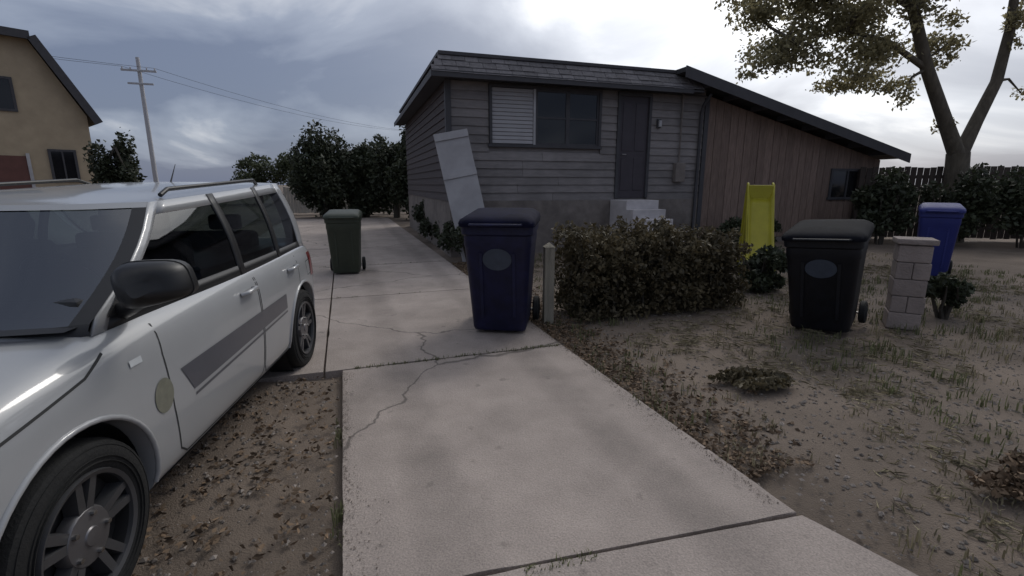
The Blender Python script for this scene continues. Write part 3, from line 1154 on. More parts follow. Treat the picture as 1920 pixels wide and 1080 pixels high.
def seam(path, name='seam', w=.0045, m=None, side=1, off=.0012):
    pts = []
    for (a, b) in zip(path[:-1], path[1:]):
        L_ = math.hypot(b[0] - a[0], b[1] - a[1])
        k_ = max(2, int(L_ / .04))
        for i in range(k_):
            pts.append((a[0] + (b[0] - a[0]) * i / k_, a[1] + (b[1] - a[1]) * i / k_))
    pts.append(path[-1])
    v, f = [], []
    for i, p in enumerate(pts):
        q0, q1 = pts[max(i - 1, 0)], pts[min(i + 1, len(pts) - 1)]
        dy, dz = q1[0] - q0[0], q1[1] - q0[1]
        L_ = math.hypot(dy, dz) or 1
        ny, nz_ = -dz / L_ * w, dy / L_ * w
        v += [onside(p[0] + ny, p[1] + nz_, off, side), onside(p[0] - ny, p[1] - nz_, off, side)]
    for i in range(len(pts) - 1):
        f.append((2 * i, 2 * i + 1, 2 * i + 3, 2 * i + 2))
    return build(name, v, f, m or seam_m, car)


def side_patch(name, fn, nu, nv, m, off=.003, side=1):
    def q(u, v):
        y, z_ = fn(u, v)
        return onside(y, z_, off, side)
    return grid(name, q, nu, nv, m, car, 60)


for side in (-1, 1):
    # door outlines
    d1 = [(.52, .97), (.50, .80), (.52, .55), (.56, .33), (.62, .285), (1.52, .285), (1.55, .33), (1.55, .965)]
    d2 = [(1.57, .965), (1.57, .33), (1.60, .285), (2.02, .285), (2.10, .36), (2.19, .55), (2.38, .72), (2.40, .985)]
    seam(d1, 'door_seam', side=side)
    seam(d2, 'door_seam', side=side)
    seam([(-.42, .76), (-.2, .80), (.1, .855), (.22, .905)], 'bonnet_seam', side=side)
    # dark band along the doors
    side_patch('side_stripe', lambda u, v: (.60 + 1.42 * u + .09 * (1 - v) * (1 - u), (.56 + .05 * u) + (.135 - .03 * u) * v), 30, 4, stripe_m, side=side)
    side_patch('side_line', lambda u, v: (.70 + 1.32 * u, (.525 + .055 * u) + .014 * v), 30, 1, stripe_m, side=side)
    seam([(2.62, .86), (2.76, .865), (2.77, .75), (2.63, .745), (2.62, .86)], 'fuel_flap_seam', w=.003, side=side)
    seam([(-.74, .52), (-.56, .50), (-.40, .47)], 'bumper_seam', w=.003, side=side)
    # small crest on the wing
    side_patch('crest', lambda u, v: (.46 + .065 * math.cos(2 * math.pi * u) * v, .63 + .075 * math.sin(2 * math.pi * u) * v), 24, 3, crest_m, side=side)
    # sill
    side_patch('sill', lambda u, v: (.40 + 1.64 * u, .20 + .06 * v), 30, 2, carblack_m, .006, side)
    for yh in (1.40, 2.22):
        p = [onside(yh - .085, .865, .003, side), onside(yh - .07, .868, .035, side), onside(yh + .07, .872, .035, side), onside(yh + .085, .872, .003, side)]
        tube('door_handle', p, [.013, .014, .014, .013], paint_m, car, 8)
    # headlight wrapping the front corner, tail lamp wrapping the rear
    hl = grid('headlight', lambda u, v: onside(-.72 + .34 * u, .60 + .035 * u + .12 * v, .004, side), 10, 5, lamp_m, car, 60)
    grid('tail_lamp', lambda u, v: onside(2.74 + .2 * u, .72 + .2 * v, .004, side), 8, 6, red_m, car, 60)
    side_patch('indicator', lambda u, v: (.30 + .07 * u, .815 + .025 * v), 3, 2, lamp_m, .004, side)
    for yw in (0.0, WB):
        # arch lip and liner
        a_pts = []
        for i in range(27):
            a = R(-8 + 196 * i / 26)
            p = onside(yw + .383 * math.cos(a), .335 + .383 * math.sin(a), .0, side)
            a_pts.append(p)
        tube('arch_lip', a_pts, .011, paint_m, car, 8)
        lathe_v, lathe_f = lathe_data([(.372, side * .62), (.372, side * .80)], 36)
        o = build('arch_liner', lathe_v, lathe_f, carblack_m, car, 40)
        o.location = (0, yw, .335)
        # wheel
        w0 = side * .70
        t = side
        wh = lathe('wheel', [(.20, w0), (.29, w0 - t * .01), (.318, w0 + t * .012), (.327, w0 + t * .04), (.327, w0 + t * .12), (.316, w0 + t * .148), (.285, w0 + t * .163), (.235, w0 + t * .158), (.222, w0 + t * .15), (.21, w0 + t * .11)], rubber_m, car, 48)
        wh.location = (0, yw, .325)
        wh.name = 'wheel'
        lathe('rim', [(.222, w0 + t * .152), (.218, w0 + t * .162), (.205, w0 + t * .158), (.195, w0 + t * .10), (.05, w0 + t * .09), (.0, w0 + t * .09)], carblack_m, wh, 40)
        for rr_ in (.245, .262, .300):
            lathe('tyre_ring', [(rr_ - .002, w0 + t * .150), (rr_ - .001, w0 + t * (.1655 if rr_ < .29 else .1585)), (rr_ + .001, w0 + t * (.1655 if rr_ < .29 else .1585)), (rr_ + .002, w0 + t * .150)], rubber_m, wh, 48)
        for kk in range(10):
            a = 2 * math.pi * (kk // 2) / 5 + .2 + (.17 if kk % 2 else -.17)
            def sp(rad, wd, xx):
                return [(xx, rad * math.cos(a) - wd * math.sin(a), rad * math.sin(a) + wd * math.cos(a)), (xx, rad * math.cos(a) + wd * math.sin(a), rad * math.sin(a) - wd * math.cos(a))]
            x_in, x_o = w0 + t * .10, w0 + t * .152
            v = sp(.05, .017, x_o - t * .012) + sp(.206, .014, x_o) + sp(.05, .022, x_in) + sp(.206, .02, x_in)
            build('spoke', v, [(0, 1, 3, 2), (4, 6, 7, 5), (0, 2, 6, 4), (1, 5, 7, 3)], rim_m, wh)
        lathe('brake_disc', [(.0, w0 + t * .085), (.15, w0 + t * .085), (.155, w0 + t * .078), (.155, w0 + t * .06)], metal_m, wh, 36)
        for kk in range(5):
            a = 2 * math.pi * kk / 5
            lathe('wheel_nut', [(.0, w0 + t * .160), (.009, w0 + t * .159), (.011, w0 + t * .14)], metal_m, wh, 8).location = (0, .078 * math.cos(a), .078 * math.sin(a))
        lathe('hub_cap', [(.0, w0 + t * .1585), (.030, w0 + t * .157), (.034, w0 + t * .152), (.095, w0 + t * .146), (.102, w0 + t * .135), (.10, w0 + t * .10)], hub_m, wh, 20)
        lathe('rim_ring', [(.200, w0 + t * .12), (.204, w0 + t * .158), (.219, w0 + t * .164), (.223, w0 + t * .150)], rim_m, wh, 40)
# underbody that hides daylight between the wheels
box('underbody', (-.66, .66, -.55, 2.85, .17, .24), carblack_m, car)
box('axle', (-.70, .70, -.04, .04, .30, .36), carblack_m, car)
box('axle', (-.70, .70, WB - .04, WB + .04, .30, .36), carblack_m, car)

# greenhouse: pillars and bands of the body colour, black surrounds, real glass between them
ZB, ZT = .985, 1.41


def gq(z_):
    return min(max((z_ - ZB) / (ZT - ZB), 0), 1)


def cw(y, z_):
    q = (z_ - ZB) / (ZT - ZB)
    return .805 - .03 * ((y - 1.6) / 1.2) ** 2 - .135 * q + .022 * math.sin(math.pi * gq(z_))


def yA(z_):
    return .27 + .66 * gq(z_) + .03 * math.sin(math.pi * gq(z_))


def yD(z_):
    return 2.86 - .12 * gq(z_) ** 2


def wedge(p):
    x, y, z_ = p
    return (x, y, z_ + .05 * max(0, y - .8) * gq(z_))


VZ = [ZB - .03, ZB + .03] + [ZB + .03 + (ZT - .055 - ZB - .03) * i / 6 for i in range(1, 7)] + [ZT]


def column(name, y0f, y1f, rows, m, side, off, nu=6, parent=None):
    v, f = [], []
    for z_ in rows:
        for i in range(nu + 1):
            y = y0f(z_) + (y1f(z_) - y0f(z_)) * i / nu
            v.append(wedge((side * (cw(y, z_) + off), y, z_)))
    for j in range(len(rows) - 1):
        for i in range(nu):
            a = j * (nu + 1) + i
            q = (a, a + 1, a + nu + 2, a + nu + 1)
            f.append(q if side > 0 else q[::-1])
    o = build(name, v, f, m, parent or car, 60)
    md_ = o.modifiers.new('thickness', 'SOLIDIFY')
    md_.thickness = .012
    md_.offset = -1
    return o


K = lambda c: (lambda z_: c)
A0, A1 = (lambda z_: yA(z_)), (lambda z_: yA(z_) + .075)
D0, D1 = (lambda z_: yD(z_) - .13), (lambda z_: yD(z_))
for side in (-1, 1):
    column('pillar', A0, A1, VZ, paint_m, side, 0, 3)
    column('pillar', D0, D1, VZ, paint_m, side, 0, 4)
    column('pillar', K(1.47), K(1.55), VZ, carblack_m, side, .002, 3)
    column('pillar', K(2.14), K(2.21), VZ, carblack_m, side, .002, 3)
    column('belt_trim', A1, D0, VZ[:2], carblack_m, side, .001, 24)
    column('roof_side', A1, D0, VZ[-2:], paint_m, side, 0, 24)
    for a0, a1 in ((A1, K(1.47)), (K(1.55), K(2.14)), (K(2.21), D0)):
        o = column('side_window', a0, a1, VZ[1:-1], carglass_m, side, -.004, 10)
        o.modifiers.clear()


def gfront(off):
    def fn(u, v):
        z_ = ZB - .03 + (ZT - ZB + .03) * v
        xn = u * 2 - 1
        y = yA(z_) - .20 * (1 - xn * xn)
        x, y, z_ = wedge((xn * cw(yA(z_), z_), y, z_))
        return (x, y - off, z_ + off * .8)
    return fn


def grear(off):
    def fn(u, v):
        z_ = ZB - .03 + (ZT - ZB + .03) * v
        xn = u * 2 - 1
        x, y, z_ = wedge((xn * cw(yD(z_), z_), yD(z_) + .07 * (1 - xn * xn), z_))
        return (x, y + off, z_)
    return fn


def sub(fn, u0, u1, v0, v1):
    return lambda u, v: fn(u0 + (u1 - u0) * u, v0 + (v1 - v0) * v)


for nm_g, fn, gl in (('windscreen', gfront, screen_m), ('rear_window', grear, carglass_m)):
    vb, vt, ub = (.09, .95, .035) if nm_g == 'windscreen' else (.14, .86, .09)
    mf = carblack_m if nm_g == 'windscreen' else paint_m
    w_ = grid(nm_g, sub(fn(.0), ub, 1 - ub, vb, vt), 24, 10, gl, car)
    grid('surround', sub(fn(.003), 0, 1, 0, vb), 24, 2, mf, w_)
    grid('surround', sub(fn(.003), 0, 1, vt, 1), 24, 2, paint_m, w_)
    grid('surround', sub(fn(.003), 0, ub, vb, vt), 2, 10, mf, w_)
    grid('surround', sub(fn(.003), 1 - ub, 1, vb, vt), 2, 10, mf, w_)


def roof_fn(u, v):
    xn = v * 2 - 1
    f0 = yA(ZT) - .20 * (1 - xn * xn)
    r0 = yD(ZT) + .07 * (1 - xn * xn)
    y = f0 + (r0 - f0) * u
    yy = yA(ZT) + (yD(ZT) - yA(ZT)) * u
    crown = .035 * (1 - abs(xn) ** 2.6) * math.sin(math.pi * (.5 * min(1, u / .35) if u < .6 else .5 + .42 * (u - .6) / .4))
    x, y, z_ = wedge((xn * cw(yy, ZT), y, ZT))
    return (x, y, z_ + crown)


grid('roof', roof_fn, 30, 24, paint_m, car)
for side in (-1, 1):
    # mirror
    def mring(dy, k_, n_=24):
        out = []
        for i in range(n_):
            a = 2 * math.pi * i / n_
            cx, cz = math.cos(a), math.sin(a)
            cx = math.copysign(abs(cx) ** .5, cx)
            cz = math.copysign(abs(cz) ** .55, cz)
            out.append((side * (.965 + .108 * cx * k_ - .016 * cz), .36 + dy + .03 * cx, 1.125 + (.088 if cz > 0 else .075) * cz * k_ * (1 - .16 * cx) + .012 * cx))
        return out
    mr = loft('mirror', [mring(-.085, .25), mring(-.078, .55), mring(-.05, .86), mring(0, 1.0), mring(.055, 1.02), mring(.062, .97), mring(.062, .86), mring(.05, .84)], carblack_m, car, 50)
    tube('mirror_seam', [mring(.02, 1.022)[i % 24] for i in range(25)], .0025, seam_m, mr, 5)
    build('mirror_glass', mring(.052, .845), [tuple(range(24))], glass_m, mr)
    tube('mirror_arm', [(side * .76, .46, 1.0), (side * .84, .42, 1.03), (side * .90, .39, 1.07)], [.04, .032, .034], carblack_m, car, 8)
    build('quarter_trim', [(side * (cw(.45, 1.0) + .006), .36, 1.0), (side * (cw(.6, 1.0) + .006), .66, 1.0), (side * (cw(.66, 1.17) + .006), .655, 1.17), (side * (cw(.56, 1.17) + .006), .58, 1.17)], [(0, 1, 2, 3)], carblack_m, car)
    tube('roof_rail', [(side * .60, 1.15, ZT + .035), (side * .60, 1.22, ZT + .065), (side * .605, 2.35, ZT + .12), (side * .59, 2.45, ZT + .09)], .012, carblack_m, car, 8)
# cabin: dark tray over the belt line, dashboard, wheel, seats
grid('cabin_floor', lambda u, v: ((u * 2 - 1) * .74, .42 + 2.36 * v, 1.045), 4, 6, carblack_m, car)
box('dashboard', (-.70, .70, .34, .62, 1.0, 1.075), carblack_m, car, .03)
for x in (-.36, .36):
    se = box('seat', (x - .23, x + .23, 1.32, 1.44, 1.0, 1.20), seat_m, car, .05, 3)
    box('headrest', (x - .12, x + .12, 1.36, 1.45, 1.21, 1.36), seat_m, se, .035, 3)
se = box('seat', (-.62, .62, 2.22, 2.34, 1.0, 1.16), seat_m, car, .05, 3)
for x in (-.4, .4):
    box('headrest', (x - .11, x + .11, 2.25, 2.33, 1.165, 1.28), seat_m, se, .03, 3)
sw = [(.36 + .17 * math.cos(2 * math.pi * i / 24), .78 - .07 * math.sin(2 * math.pi * i / 24), 1.05 + .15 * math.sin(2 * math.pi * i / 24)) for i in range(25)]
tube('steering_wheel', sw, .014, carblack_m, car, 8)
box('cabin_mirror', (-.11, .11, .83, .86, 1.27, 1.33), carblack_m, car, .012)
# cowl, wipers, grille, plate, bumper strip
grid('cowl', lambda u, v: ((u * 2 - 1) * .74, yA(ZB) - .20 * (1 - (u * 2 - 1) ** 2) - .07 + .08 * v, .992 + .040 * (1 - (u * 2 - 1) ** 2)), 20, 2, carblack_m, car)
for x0, x1 in ((.60, -.02), (-.06, -.62)):
    p0 = Vector(gfront(.02)(.5 + x0 / 1.6, .06))
    p1 = Vector(gfront(.02)(.5 + x1 / 1.6, .14))
    pm = Vector(gfront(.02)(.5 + (x0 + x1) / 3.2, .10))
    tube('wiper', [p0, pm, p1], .006, carblack_m, car, 6)


def front_pt(x, z_, off):
    h = bvh.ray_cast(Vector((x, -3, z_)), Vector((0, 1, 0)))
    return (h[0] + Vector((0, -off, 0))) if h[0] else Vector((x, -.78, z_))


grid('grille', lambda u, v: front_pt((u - .5) * .9, .33 + .12 * v, .004), 16, 4, carblack_m, car)
grid('number_plate', lambda u, v: front_pt((u - .5) * .30, .47 + .10 * v, .010), 6, 2, white_m, car)
tube('antenna', [(0.0, 2.4, ZT + .10), (0.0, 2.50, ZT + .24)], [.006, .002], carblack_m, car, 6)


# ------------------------------------------------------------------ trees
def branchy(base, segs):
    return segs


def build_tree(name, loc, trunk_parts, blobs, n, size, lm, bmat, label, cat='tree', group=None, seed=0, shell=.3, twigs=0):
    o = empty(name, loc)
    tag(o, label, cat, group)
    parts = list(trunk_parts)
    rg = random.Random(seed)
    ends = [(Vector(p[-1]), p) for p, r in trunk_parts]
    for i in range(twigs):
        c = rg.choice(blobs)
        e_ = Vector(c[0])
        src = min(trunk_parts, key=lambda t: min((Vector(q) - e_).length for q in t[0][1:]))[0]
        s = min(src[1:], key=lambda q: (Vector(q) - e_).length)
        s = Vector(s)
        mid = (s + e_) / 2 + Vector((rg.uniform(-.2, .2), rg.uniform(-.2, .2), rg.uniform(0, .25)))
        parts.append(([s, mid, e_], [.05, .03, .012]))
    tree_limbs('trunk', parts, bmat, o, 9)
    link('crown', leaf_mesh('crown', blobs, n, size, seed, shell=shell), lm, o)
    return o


# forked tree at the right
T0 = Vector((11.75, 13.0, 0))
tp = [([(0, 0, -.1), (-.03, 0, .8), (-.02, 0, 1.6), (-.1, 0, 2.3)], [.40, .30, .26, .25]),
      ([(-.1, 0, 2.2), (-.75, -.1, 3.2), (-1.45, -.2, 4.3), (-2.1, -.3, 5.6), (-2.5, -.3, 7.0), (-2.6, -.2, 8.6)], [.19, .16, .14, .12, .09, .04]),
      ([(-.06, 0, 2.2), (.3, .1, 3.1), (.72, .2, 4.1), (.8, .2, 5.3), (.7, .2, 6.7), (.6, .3, 8.6)], [.18, .15, .13, .11, .08, .03]),
      ([(-1.45, -.2, 4.3), (-2.6, -.3, 4.9), (-3.8, -.5, 5.1), (-5.0, -.6, 4.8)], [.08, .06, .04, .02]),
      ([(-2.1, -.3, 5.6), (-3.2, -.2, 6.3), (-4.4, 0, 6.8)], [.07, .05, .02])]
rg = random.Random(77)
tb = []
for (cx, cy, cz, rx, rz_, k_) in ((-3.2, -.4, 5.2, 1.3, .9, 9), (-4.6, -.4, 4.9, 1.1, .8, 7), (-2.0, -.2, 5.9, .8, .8, 5), (-4.2, 0, 6.6, 1.6, 1.0, 8), (-1.9, -.2, 4.0, .6, .6, 3),
                                 (-2.6, -.2, 8.0, 1.5, 1.0, 6), (.5, .2, 7.4, 1.3, 1.2, 6), (.6, .2, 5.2, .5, .7, 3), (-5.8, -.5, 4.6, .9, .7, 6), (-3.0, -.4, 4.1, 1.3, .5, 6), (-.55, 0, 3.1, .35, .4, 2), (1.9, .4, 6.0, 1.2, 1.0, 6), (-.9, -.1, 6.6, 1.3, .9, 7), (-.6, 0, 5.2, .8, .6, 4), (-1.2, .2, 4.7, .6, .5, 3), (-6.2, -.6, 6.0, 1.1, .9, 6), (1.7, .2, 3.9, .6, .5, 3)):
    tb += blob_fill((cx, cy, cz), (rx, rx * .8, rz_), k_, rg.randint(0, 9999), .52)
build_tree('tree', T0, tp, tb, 34000, .052, leafgrey_m, bark_m, 'tall forked tree with thin olive leaves behind the brown wing', seed=7, shell=.15, twigs=26)

# dark evergreens beyond the driveway
darks = [(-8.6, 22.5, 1.5, 3.9, 'leftmost dark evergreen tree beyond the driveway end'), (-6.9, 23.0, 1.25, 3.2, 'lower dark evergreen tree, second from the left beyond the driveway end'),
         (-5.3, 22.3, 1.35, 3.6, 'dark evergreen tree third from the left beyond the driveway end'), (-4.0, 21.0, 1.3, 4.0, 'tall dark evergreen tree close to the left wall of the grey house')]
for i, (x, y, r_, h_, lb) in enumerate(darks):
    bl = blob_fill((0, 0, h_ * .52), (r_, r_, h_ * .54), 30, 60 + i, .40)
    build_tree('evergreen_tree', (x, y, 0), [([(0, 0, -.1), (.05, 0, h_ * .4), (0, 0, h_ * .85)], [.16, .12, .04])], bl, 11000, .085, leafdark_m, barkdark_m, lb, group='dark evergreens beyond the driveway', seed=60 + i, shell=.35, twigs=6)
bl = blob_fill((0, 0, 1.75), (.85, .8, 1.6), 20, 71, .40)
build_tree('evergreen_tree', (-14.3, 18.0, 0), [([(0, 0, -.1), (0, 0, 2.8)], [.12, .04])], bl, 5000, .075, leafdark_m, barkdark_m, 'small dark evergreen tree right of the beige house', seed=71, shell=.35, twigs=5)
# loose far trees between the beige house and the evergreens
for i, (x, y, r_, h_, lb) in enumerate(((-19.5, 38, 2.2, 3.6, 'far pale green tree behind the white car, left one of three'), (-16.6, 38, 2.2, 4.1, 'far pale green tree behind the white car, middle one of three'), (-13.9, 36, 2.0, 3.9, 'far pale green tree behind the white car, right one of three'))):
    bl = blob_fill((0, 0, h_ * .58), (r_, r_, h_ * .42), 16, 80 + i, .42)
    build_tree('far_tree', (x, y, 0), [([(0, 0, -.1), (0, 0, h_ * .7)], [.15, .05])], bl, 4000, .11, leafmid_m, bark_m, lb, group='far trees behind the car', seed=80 + i, twigs=5)
# dark growth at the right, before the fence
for i, (x, y, r_, h_) in enumerate(((9.3, 12.2, .8, 1.75), (10.8, 11.9, .9, 1.9), (12.4, 11.6, .9, 1.8), (13.9, 11.2, .9, 2.0))):
    shrub('tall_shrub', (x, y, 0), (r_, .7, h_ * .5), 4200, .06, leafdark_m,
          ['tall dark shrub at the right end of the brown wing', 'tall dark shrub below the forked tree, left one', 'tall dark shrub below the forked tree, right one', 'tall dark shrub at the right edge of the picture'][i],
          'shrub', 'tall shrubs before the dark fence', 90 + i, 16, 6)


# ------------------------------------------------------------------ fences
def fence(name, p0, p1, h, m, label, bw=.14, gap=.012, seed=0):
    p0, p1 = Vector(p0), Vector(p1)
    d = p1 - p0
    o = empty(name, p0, math.atan2(d.y, d.x))
    tag(o, label, 'fence')
    L_ = d.length
    rg_ = random.Random(seed)
    nb_ = int(L_ / (bw + gap))
    me = bbox_mesh('board', (0, bw, 0, .02, .06, h), .004, 1)
    me.materials.append(m)
    for i in range(nb_):
        b = bpy.data.objects.new('board', me)
        COL.objects.link(b)
        b.parent = o
        b.location = (i * (bw + gap), rg_.uniform(-.004, .004), rg_.uniform(-.02, .02))
    for zq in (.3, h - .3):
        box('rail', (0, L_, .026, .075, zq, zq + .09), m, o)
    k_ = int(L_ / 2.4)
    for i in range(k_ + 1):
        box('post', (i * 2.4, i * 2.4 + .1, .08, .18, -.2, h - .05), m, o)
    return o


fence('board_fence', (-11.5, 24.6, 0), (-3.0, 26.0, 0), 1.35, fencepale_m, 'low pale wooden fence at the far end of the driveway', seed=1)
fence('board_fence', (9.6, 13.6, 0), (22.0, 11.0, 0), 1.95, fencedark_m, 'dark brown board fence at the right behind the shrubs', seed=2)

# ------------------------------------------------------------------ beige house at the left
bh = empty('house', (-22.3, 22.3, 0), R(50))
tag(bh, 'beige two storey gabled house behind the white car', 'house')
BW, BE, BT, BDp = 2.75, 4.7, 8.0, 9.0
BM, BZ = 1.15, 7.8
prof = [(-BW, -.2), (BW, -.2), (BW, BE), (BM, BZ), (-BM, BZ), (-BW, BE)]
v = [(x, 0, z_) for x, z_ in prof] + [(x, BDp, z_) for x, z_ in prof]
build('wall', v, [tuple(range(6)), tuple(range(11, 5, -1))] + [(i, i + 6, (i + 1) % 6 + 6, (i + 1) % 6) for i in range(6)], beige_m, bh)
rp = [(-BW - .3, BE - .35), (-BM - .05, BZ + .05), (BM + .05, BZ + .05), (BW + .3, BE - .35)]
for a, b in zip(rp[:-1], rp[1:]):
    nrm = Vector((-(b[1] - a[1]), b[0] - a[0])).normalized() * .2
    v = [(a[0], -.45, a[1]), (b[0], -.45, b[1]), (b[0], BDp + .3, b[1]), (a[0], BDp + .3, a[1]),
         (a[0] + nrm.x, -.45, a[1] + nrm.y), (b[0] + nrm.x, -.45, b[1] + nrm.y), (b[0] + nrm.x, BDp + .3, b[1] + nrm.y), (a[0] + nrm.x, BDp + .3, a[1] + nrm.y)]
    rf = build('roof', v, BOXF, brownroof_m, bh)
    v = [(p[0] - (nrm.x * .6 if i < 4 else -nrm.x * .1), -.485 if i % 4 in (0, 1) else -.455, p[2] - (nrm.y * .6 if i < 4 else -nrm.y * .1)) for i, p in enumerate(v)]
    build('rake_board', v, BOXF, trim_m, rf)
for (x0, x1, z0, z1, mm) in ((-1.0, .3, 4.75, 6.0, glass_m), (-1.9, -1.1, 1.6, 3.0, glass_m), (1.2, 2.0, 1.7, 3.0, glass_m)):
    w_ = box('window', (x0, x1, -.03, .02, z0, z1), mm, bh)
    for (a, b, c, d_) in ((x0 - .1, x1 + .1, z1, z1 + .1), (x0 - .1, x1 + .1, z0 - .1, z0), (x0 - .1, x0, z0, z1), (x1, x1 + .1, z0, z1), ((x0 + x1) / 2 - .03, (x0 + x1) / 2 + .03, z0, z1)):
        box('frame', (a, b, -.06, .02, c, d_), beige_m if a == x0 else trim_m, w_)
dd_ = box('door', (-.7, .35, -.04, .02, .1, 2.75), redwood_m, bh)
box('door_frame', (-.82, -.7, -.07, .02, .1, 2.87), trimpale_m, dd_)
box('door_frame', (.35, .47, -.07, .02, .1, 2.87), trimpale_m, dd_)

# ------------------------------------------------------------------ utility pole
up = empty('utility_pole', (-27.5, 38.0, 0), R(20))
tag(up, 'thin grey utility pole with cross arms beyond the white car', 'utility pole')
tube('pole', [(0, 0, -.3), (0, 0, 5), (0, 0, 10.6)], [.17, .15, .12], pole_m, up, 12)
box('cross_arm', (-1.1, 1.1, -.16, -.06, 9.6, 9.74), pole_m, up, .01)
box('cross_arm', (-.8, .8, -.16, -.06, 8.7, 8.83), pole_m, up, .01)
for x in (-1.0, -.5, .5, 1.0):
    lathe('insulator', [(.0, 9.74), (.05, 9.75), (.035, 9.82), (.05, 9.86), (.0, 9.92)], trimpale_m, up, 10, 'Z').location = (x, -.11, 0)

for k_, (x_, z_) in enumerate(((-1.0, 9.9), (1.0, 9.9))):
    pa = up.matrix_basis @ Vector((x_, -.11, z_))
    a_ = R(20)
    pa = Vector((-27.5 + x_ * math.cos(a_) + .11 * math.sin(a_), 38 + x_ * math.sin(a_) - .11 * math.cos(a_), z_))
    pts = []
    for i in range(33):
        t_ = i / 16 - 1
        span = Vector((-14, 38, 0)) if t_ < 0 else Vector((17, -52, 0))
        pts.append(pa + Vector((span.x, span.y, 0)) * 0 + (Vector((16, 44, 0)) * t_) + Vector((0, 0, -1.3 * (1 - (2 * abs(t_) - 1) ** 2))))
    tag(tube('power_line', pts, .012, carblack_m, None, 5), ['thin power line on the left end of the cross arm', 'thin power line on the right end of the cross arm'][k_], 'power line', 'power lines on the utility pole')

# ------------------------------------------------------------------ loose cover of the yard
rng = np.random.default_rng(12)


def free_ground(n, x0, x1, y0, y1, cond):
    P = np.stack([rng.uniform(x0, x1, n), rng.uniform(y0, y1, n)], 1)
    rel = P - np.array([DO.x, DO.y])
    d_ = rel @ np.array([DD.x, DD.y])
    r_ = rel @ np.array([DR.x, DR.y])
    k_ = cond(P, d_, r_)
    return P[k_]


def off_drive(P, d_, r_):
    flare = np.where(d_ < -2.6, 0.03 + (-2.6 - d_) * .38, 0.0)
    right = r_ > flare + .01
    left = (r_ < -1.99) & (d_ < -.17) | (r_ < -4.28)
    return (right | left)


def scatter_stones(name, P, smin, smax, m, label, seed, z=0.0, flat=False):
    rg_ = np.random.default_rng(seed)
    base = np.array([(1, 0, 0), (-1, 0, 0), (0, 1, 0), (0, -1, 0), (0, 0, 1), (0, 0, -1)], float)
    F = np.array([(0, 2, 4), (2, 1, 4), (1, 3, 4), (3, 0, 4), (2, 0, 5), (1, 2, 5), (3, 1, 5), (0, 3, 5)])
    n_ = len(P)
    s = smin + (smax - smin) * rg_.random(n_) ** 3
    V = base[None] * s[:, None, None] * np.stack([1 + .5 * rg_.random((n_, 6)), 1 + .5 * rg_.random((n_, 6)), .6 + .3 * rg_.random((n_, 6))], 2)
    a = rg_.random(n_) * 6.28
    ca, sa = np.cos(a)[:, None], np.sin(a)[:, None]
    X = V[:, :, 0] * ca - V[:, :, 1] * sa + P[:, 0, None]
    Y = V[:, :, 0] * sa + V[:, :, 1] * ca + P[:, 1, None]
    gz = np.array([0.035 * noise.noise((p[0] * 0.55, p[1] * 0.55, 1.3)) + 0.018 * noise.noise((p[0] * 2.1, p[1] * 2.1, 4.0)) - .01 for p in P])
    if flat:
        gz[:] = 0
    Z = V[:, :, 2] + gz[:, None] + z + s[:, None] * .25
    VV = np.stack([X, Y, Z], 2).reshape(-1, 3)
    me = bpy.data.meshes.new(name)
    T = (F[None] + np.arange(n_)[:, None, None] * 6).reshape(-1, 3)
    me.from_pydata(VV.tolist(), [], T.tolist())
    o = link(name, me, m)
    tag(o, label, 'gravel', kind='stuff')
    return o


P = free_ground(60000, -3.5, 7.5, 0.9, 9.5, off_drive)
P = P[rng.random(len(P)) < np.clip(2.6 / (P[:, 1]), 0.05, 1)]
scatter_stones('gravel', P, .0025, .015, pebble_m, 'loose gravel strewn over the bare soil', 5)


def blades(name, P, h0, h1, m, label, cat, seed, per=7, spread=.03, wid=.004):
    rg_ = np.random.default_rng(seed)
    n_ = len(P) * per
    B = np.repeat(P, per, 0) + rg_.normal(size=(n_, 2)) * spread
    a = rg_.random(n_) * 6.28
    h = h0 + (h1 - h0) * rg_.random(n_)
    lean = rg_.random(n_) * .9
    dx, dy = np.cos(a), np.sin(a)
    w = wid * (0.6 + .8 * rg_.random(n_))
    z0 = -.03
    V = np.stack([
        np.stack([B[:, 0] - dy * w, B[:, 1] + dx * w, np.full(n_, z0)], 1),
        np.stack([B[:, 0] + dy * w, B[:, 1] - dx * w, np.full(n_, z0)], 1),
        np.stack([B[:, 0] + dx * h * lean * .4 + dy * w * .8, B[:, 1] + dy * h * lean * .4 - dx * w * .8, h * .6], 1),
        np.stack([B[:, 0] + dx * h * lean * .4 - dy * w * .8, B[:, 1] + dy * h * lean * .4 + dx * w * .8, h * .6], 1),
        np.stack([B[:, 0] + dx * h * lean, B[:, 1] + dy * h * lean, h * (1 - .3 * lean)], 1)], 1).reshape(-1, 3)
    q = np.arange(n_) * 5
    F = [(int(i), int(i + 1), int(i + 2), int(i + 3)) for i in q] + [(int(i + 3), int(i + 2), int(i + 4)) for i in q]
    o = build(name, V.tolist(), F, m)
    tag(o, label, cat, kind='stuff')
    return o


def nz(P, s, off):
    return np.array([noise.noise((p[0] * s, p[1] * s, off)) for p in P])


P = free_ground(9000, 0.4, 8.5, 1.2, 10.5, off_drive)
v_ = nz(P, .8, 5.0)
P1 = P[(v_ > .12) | ((P[:, 0] > 4.6 + .3 * v_) & (P[:, 1] < 8) & (v_ > -.2))]
blades('weeds', P1[:1500], .02, .09, weed_m, 'thin green weeds scattered over the yard', 'weeds', 6)
P2 = P[(v_ < .05) & (v_ > -.35)]
blades('dry_grass', P2[:1500], .02, .07, strawgrass_m, 'short dry grass on the bare yard', 'dry grass', 7, 5)
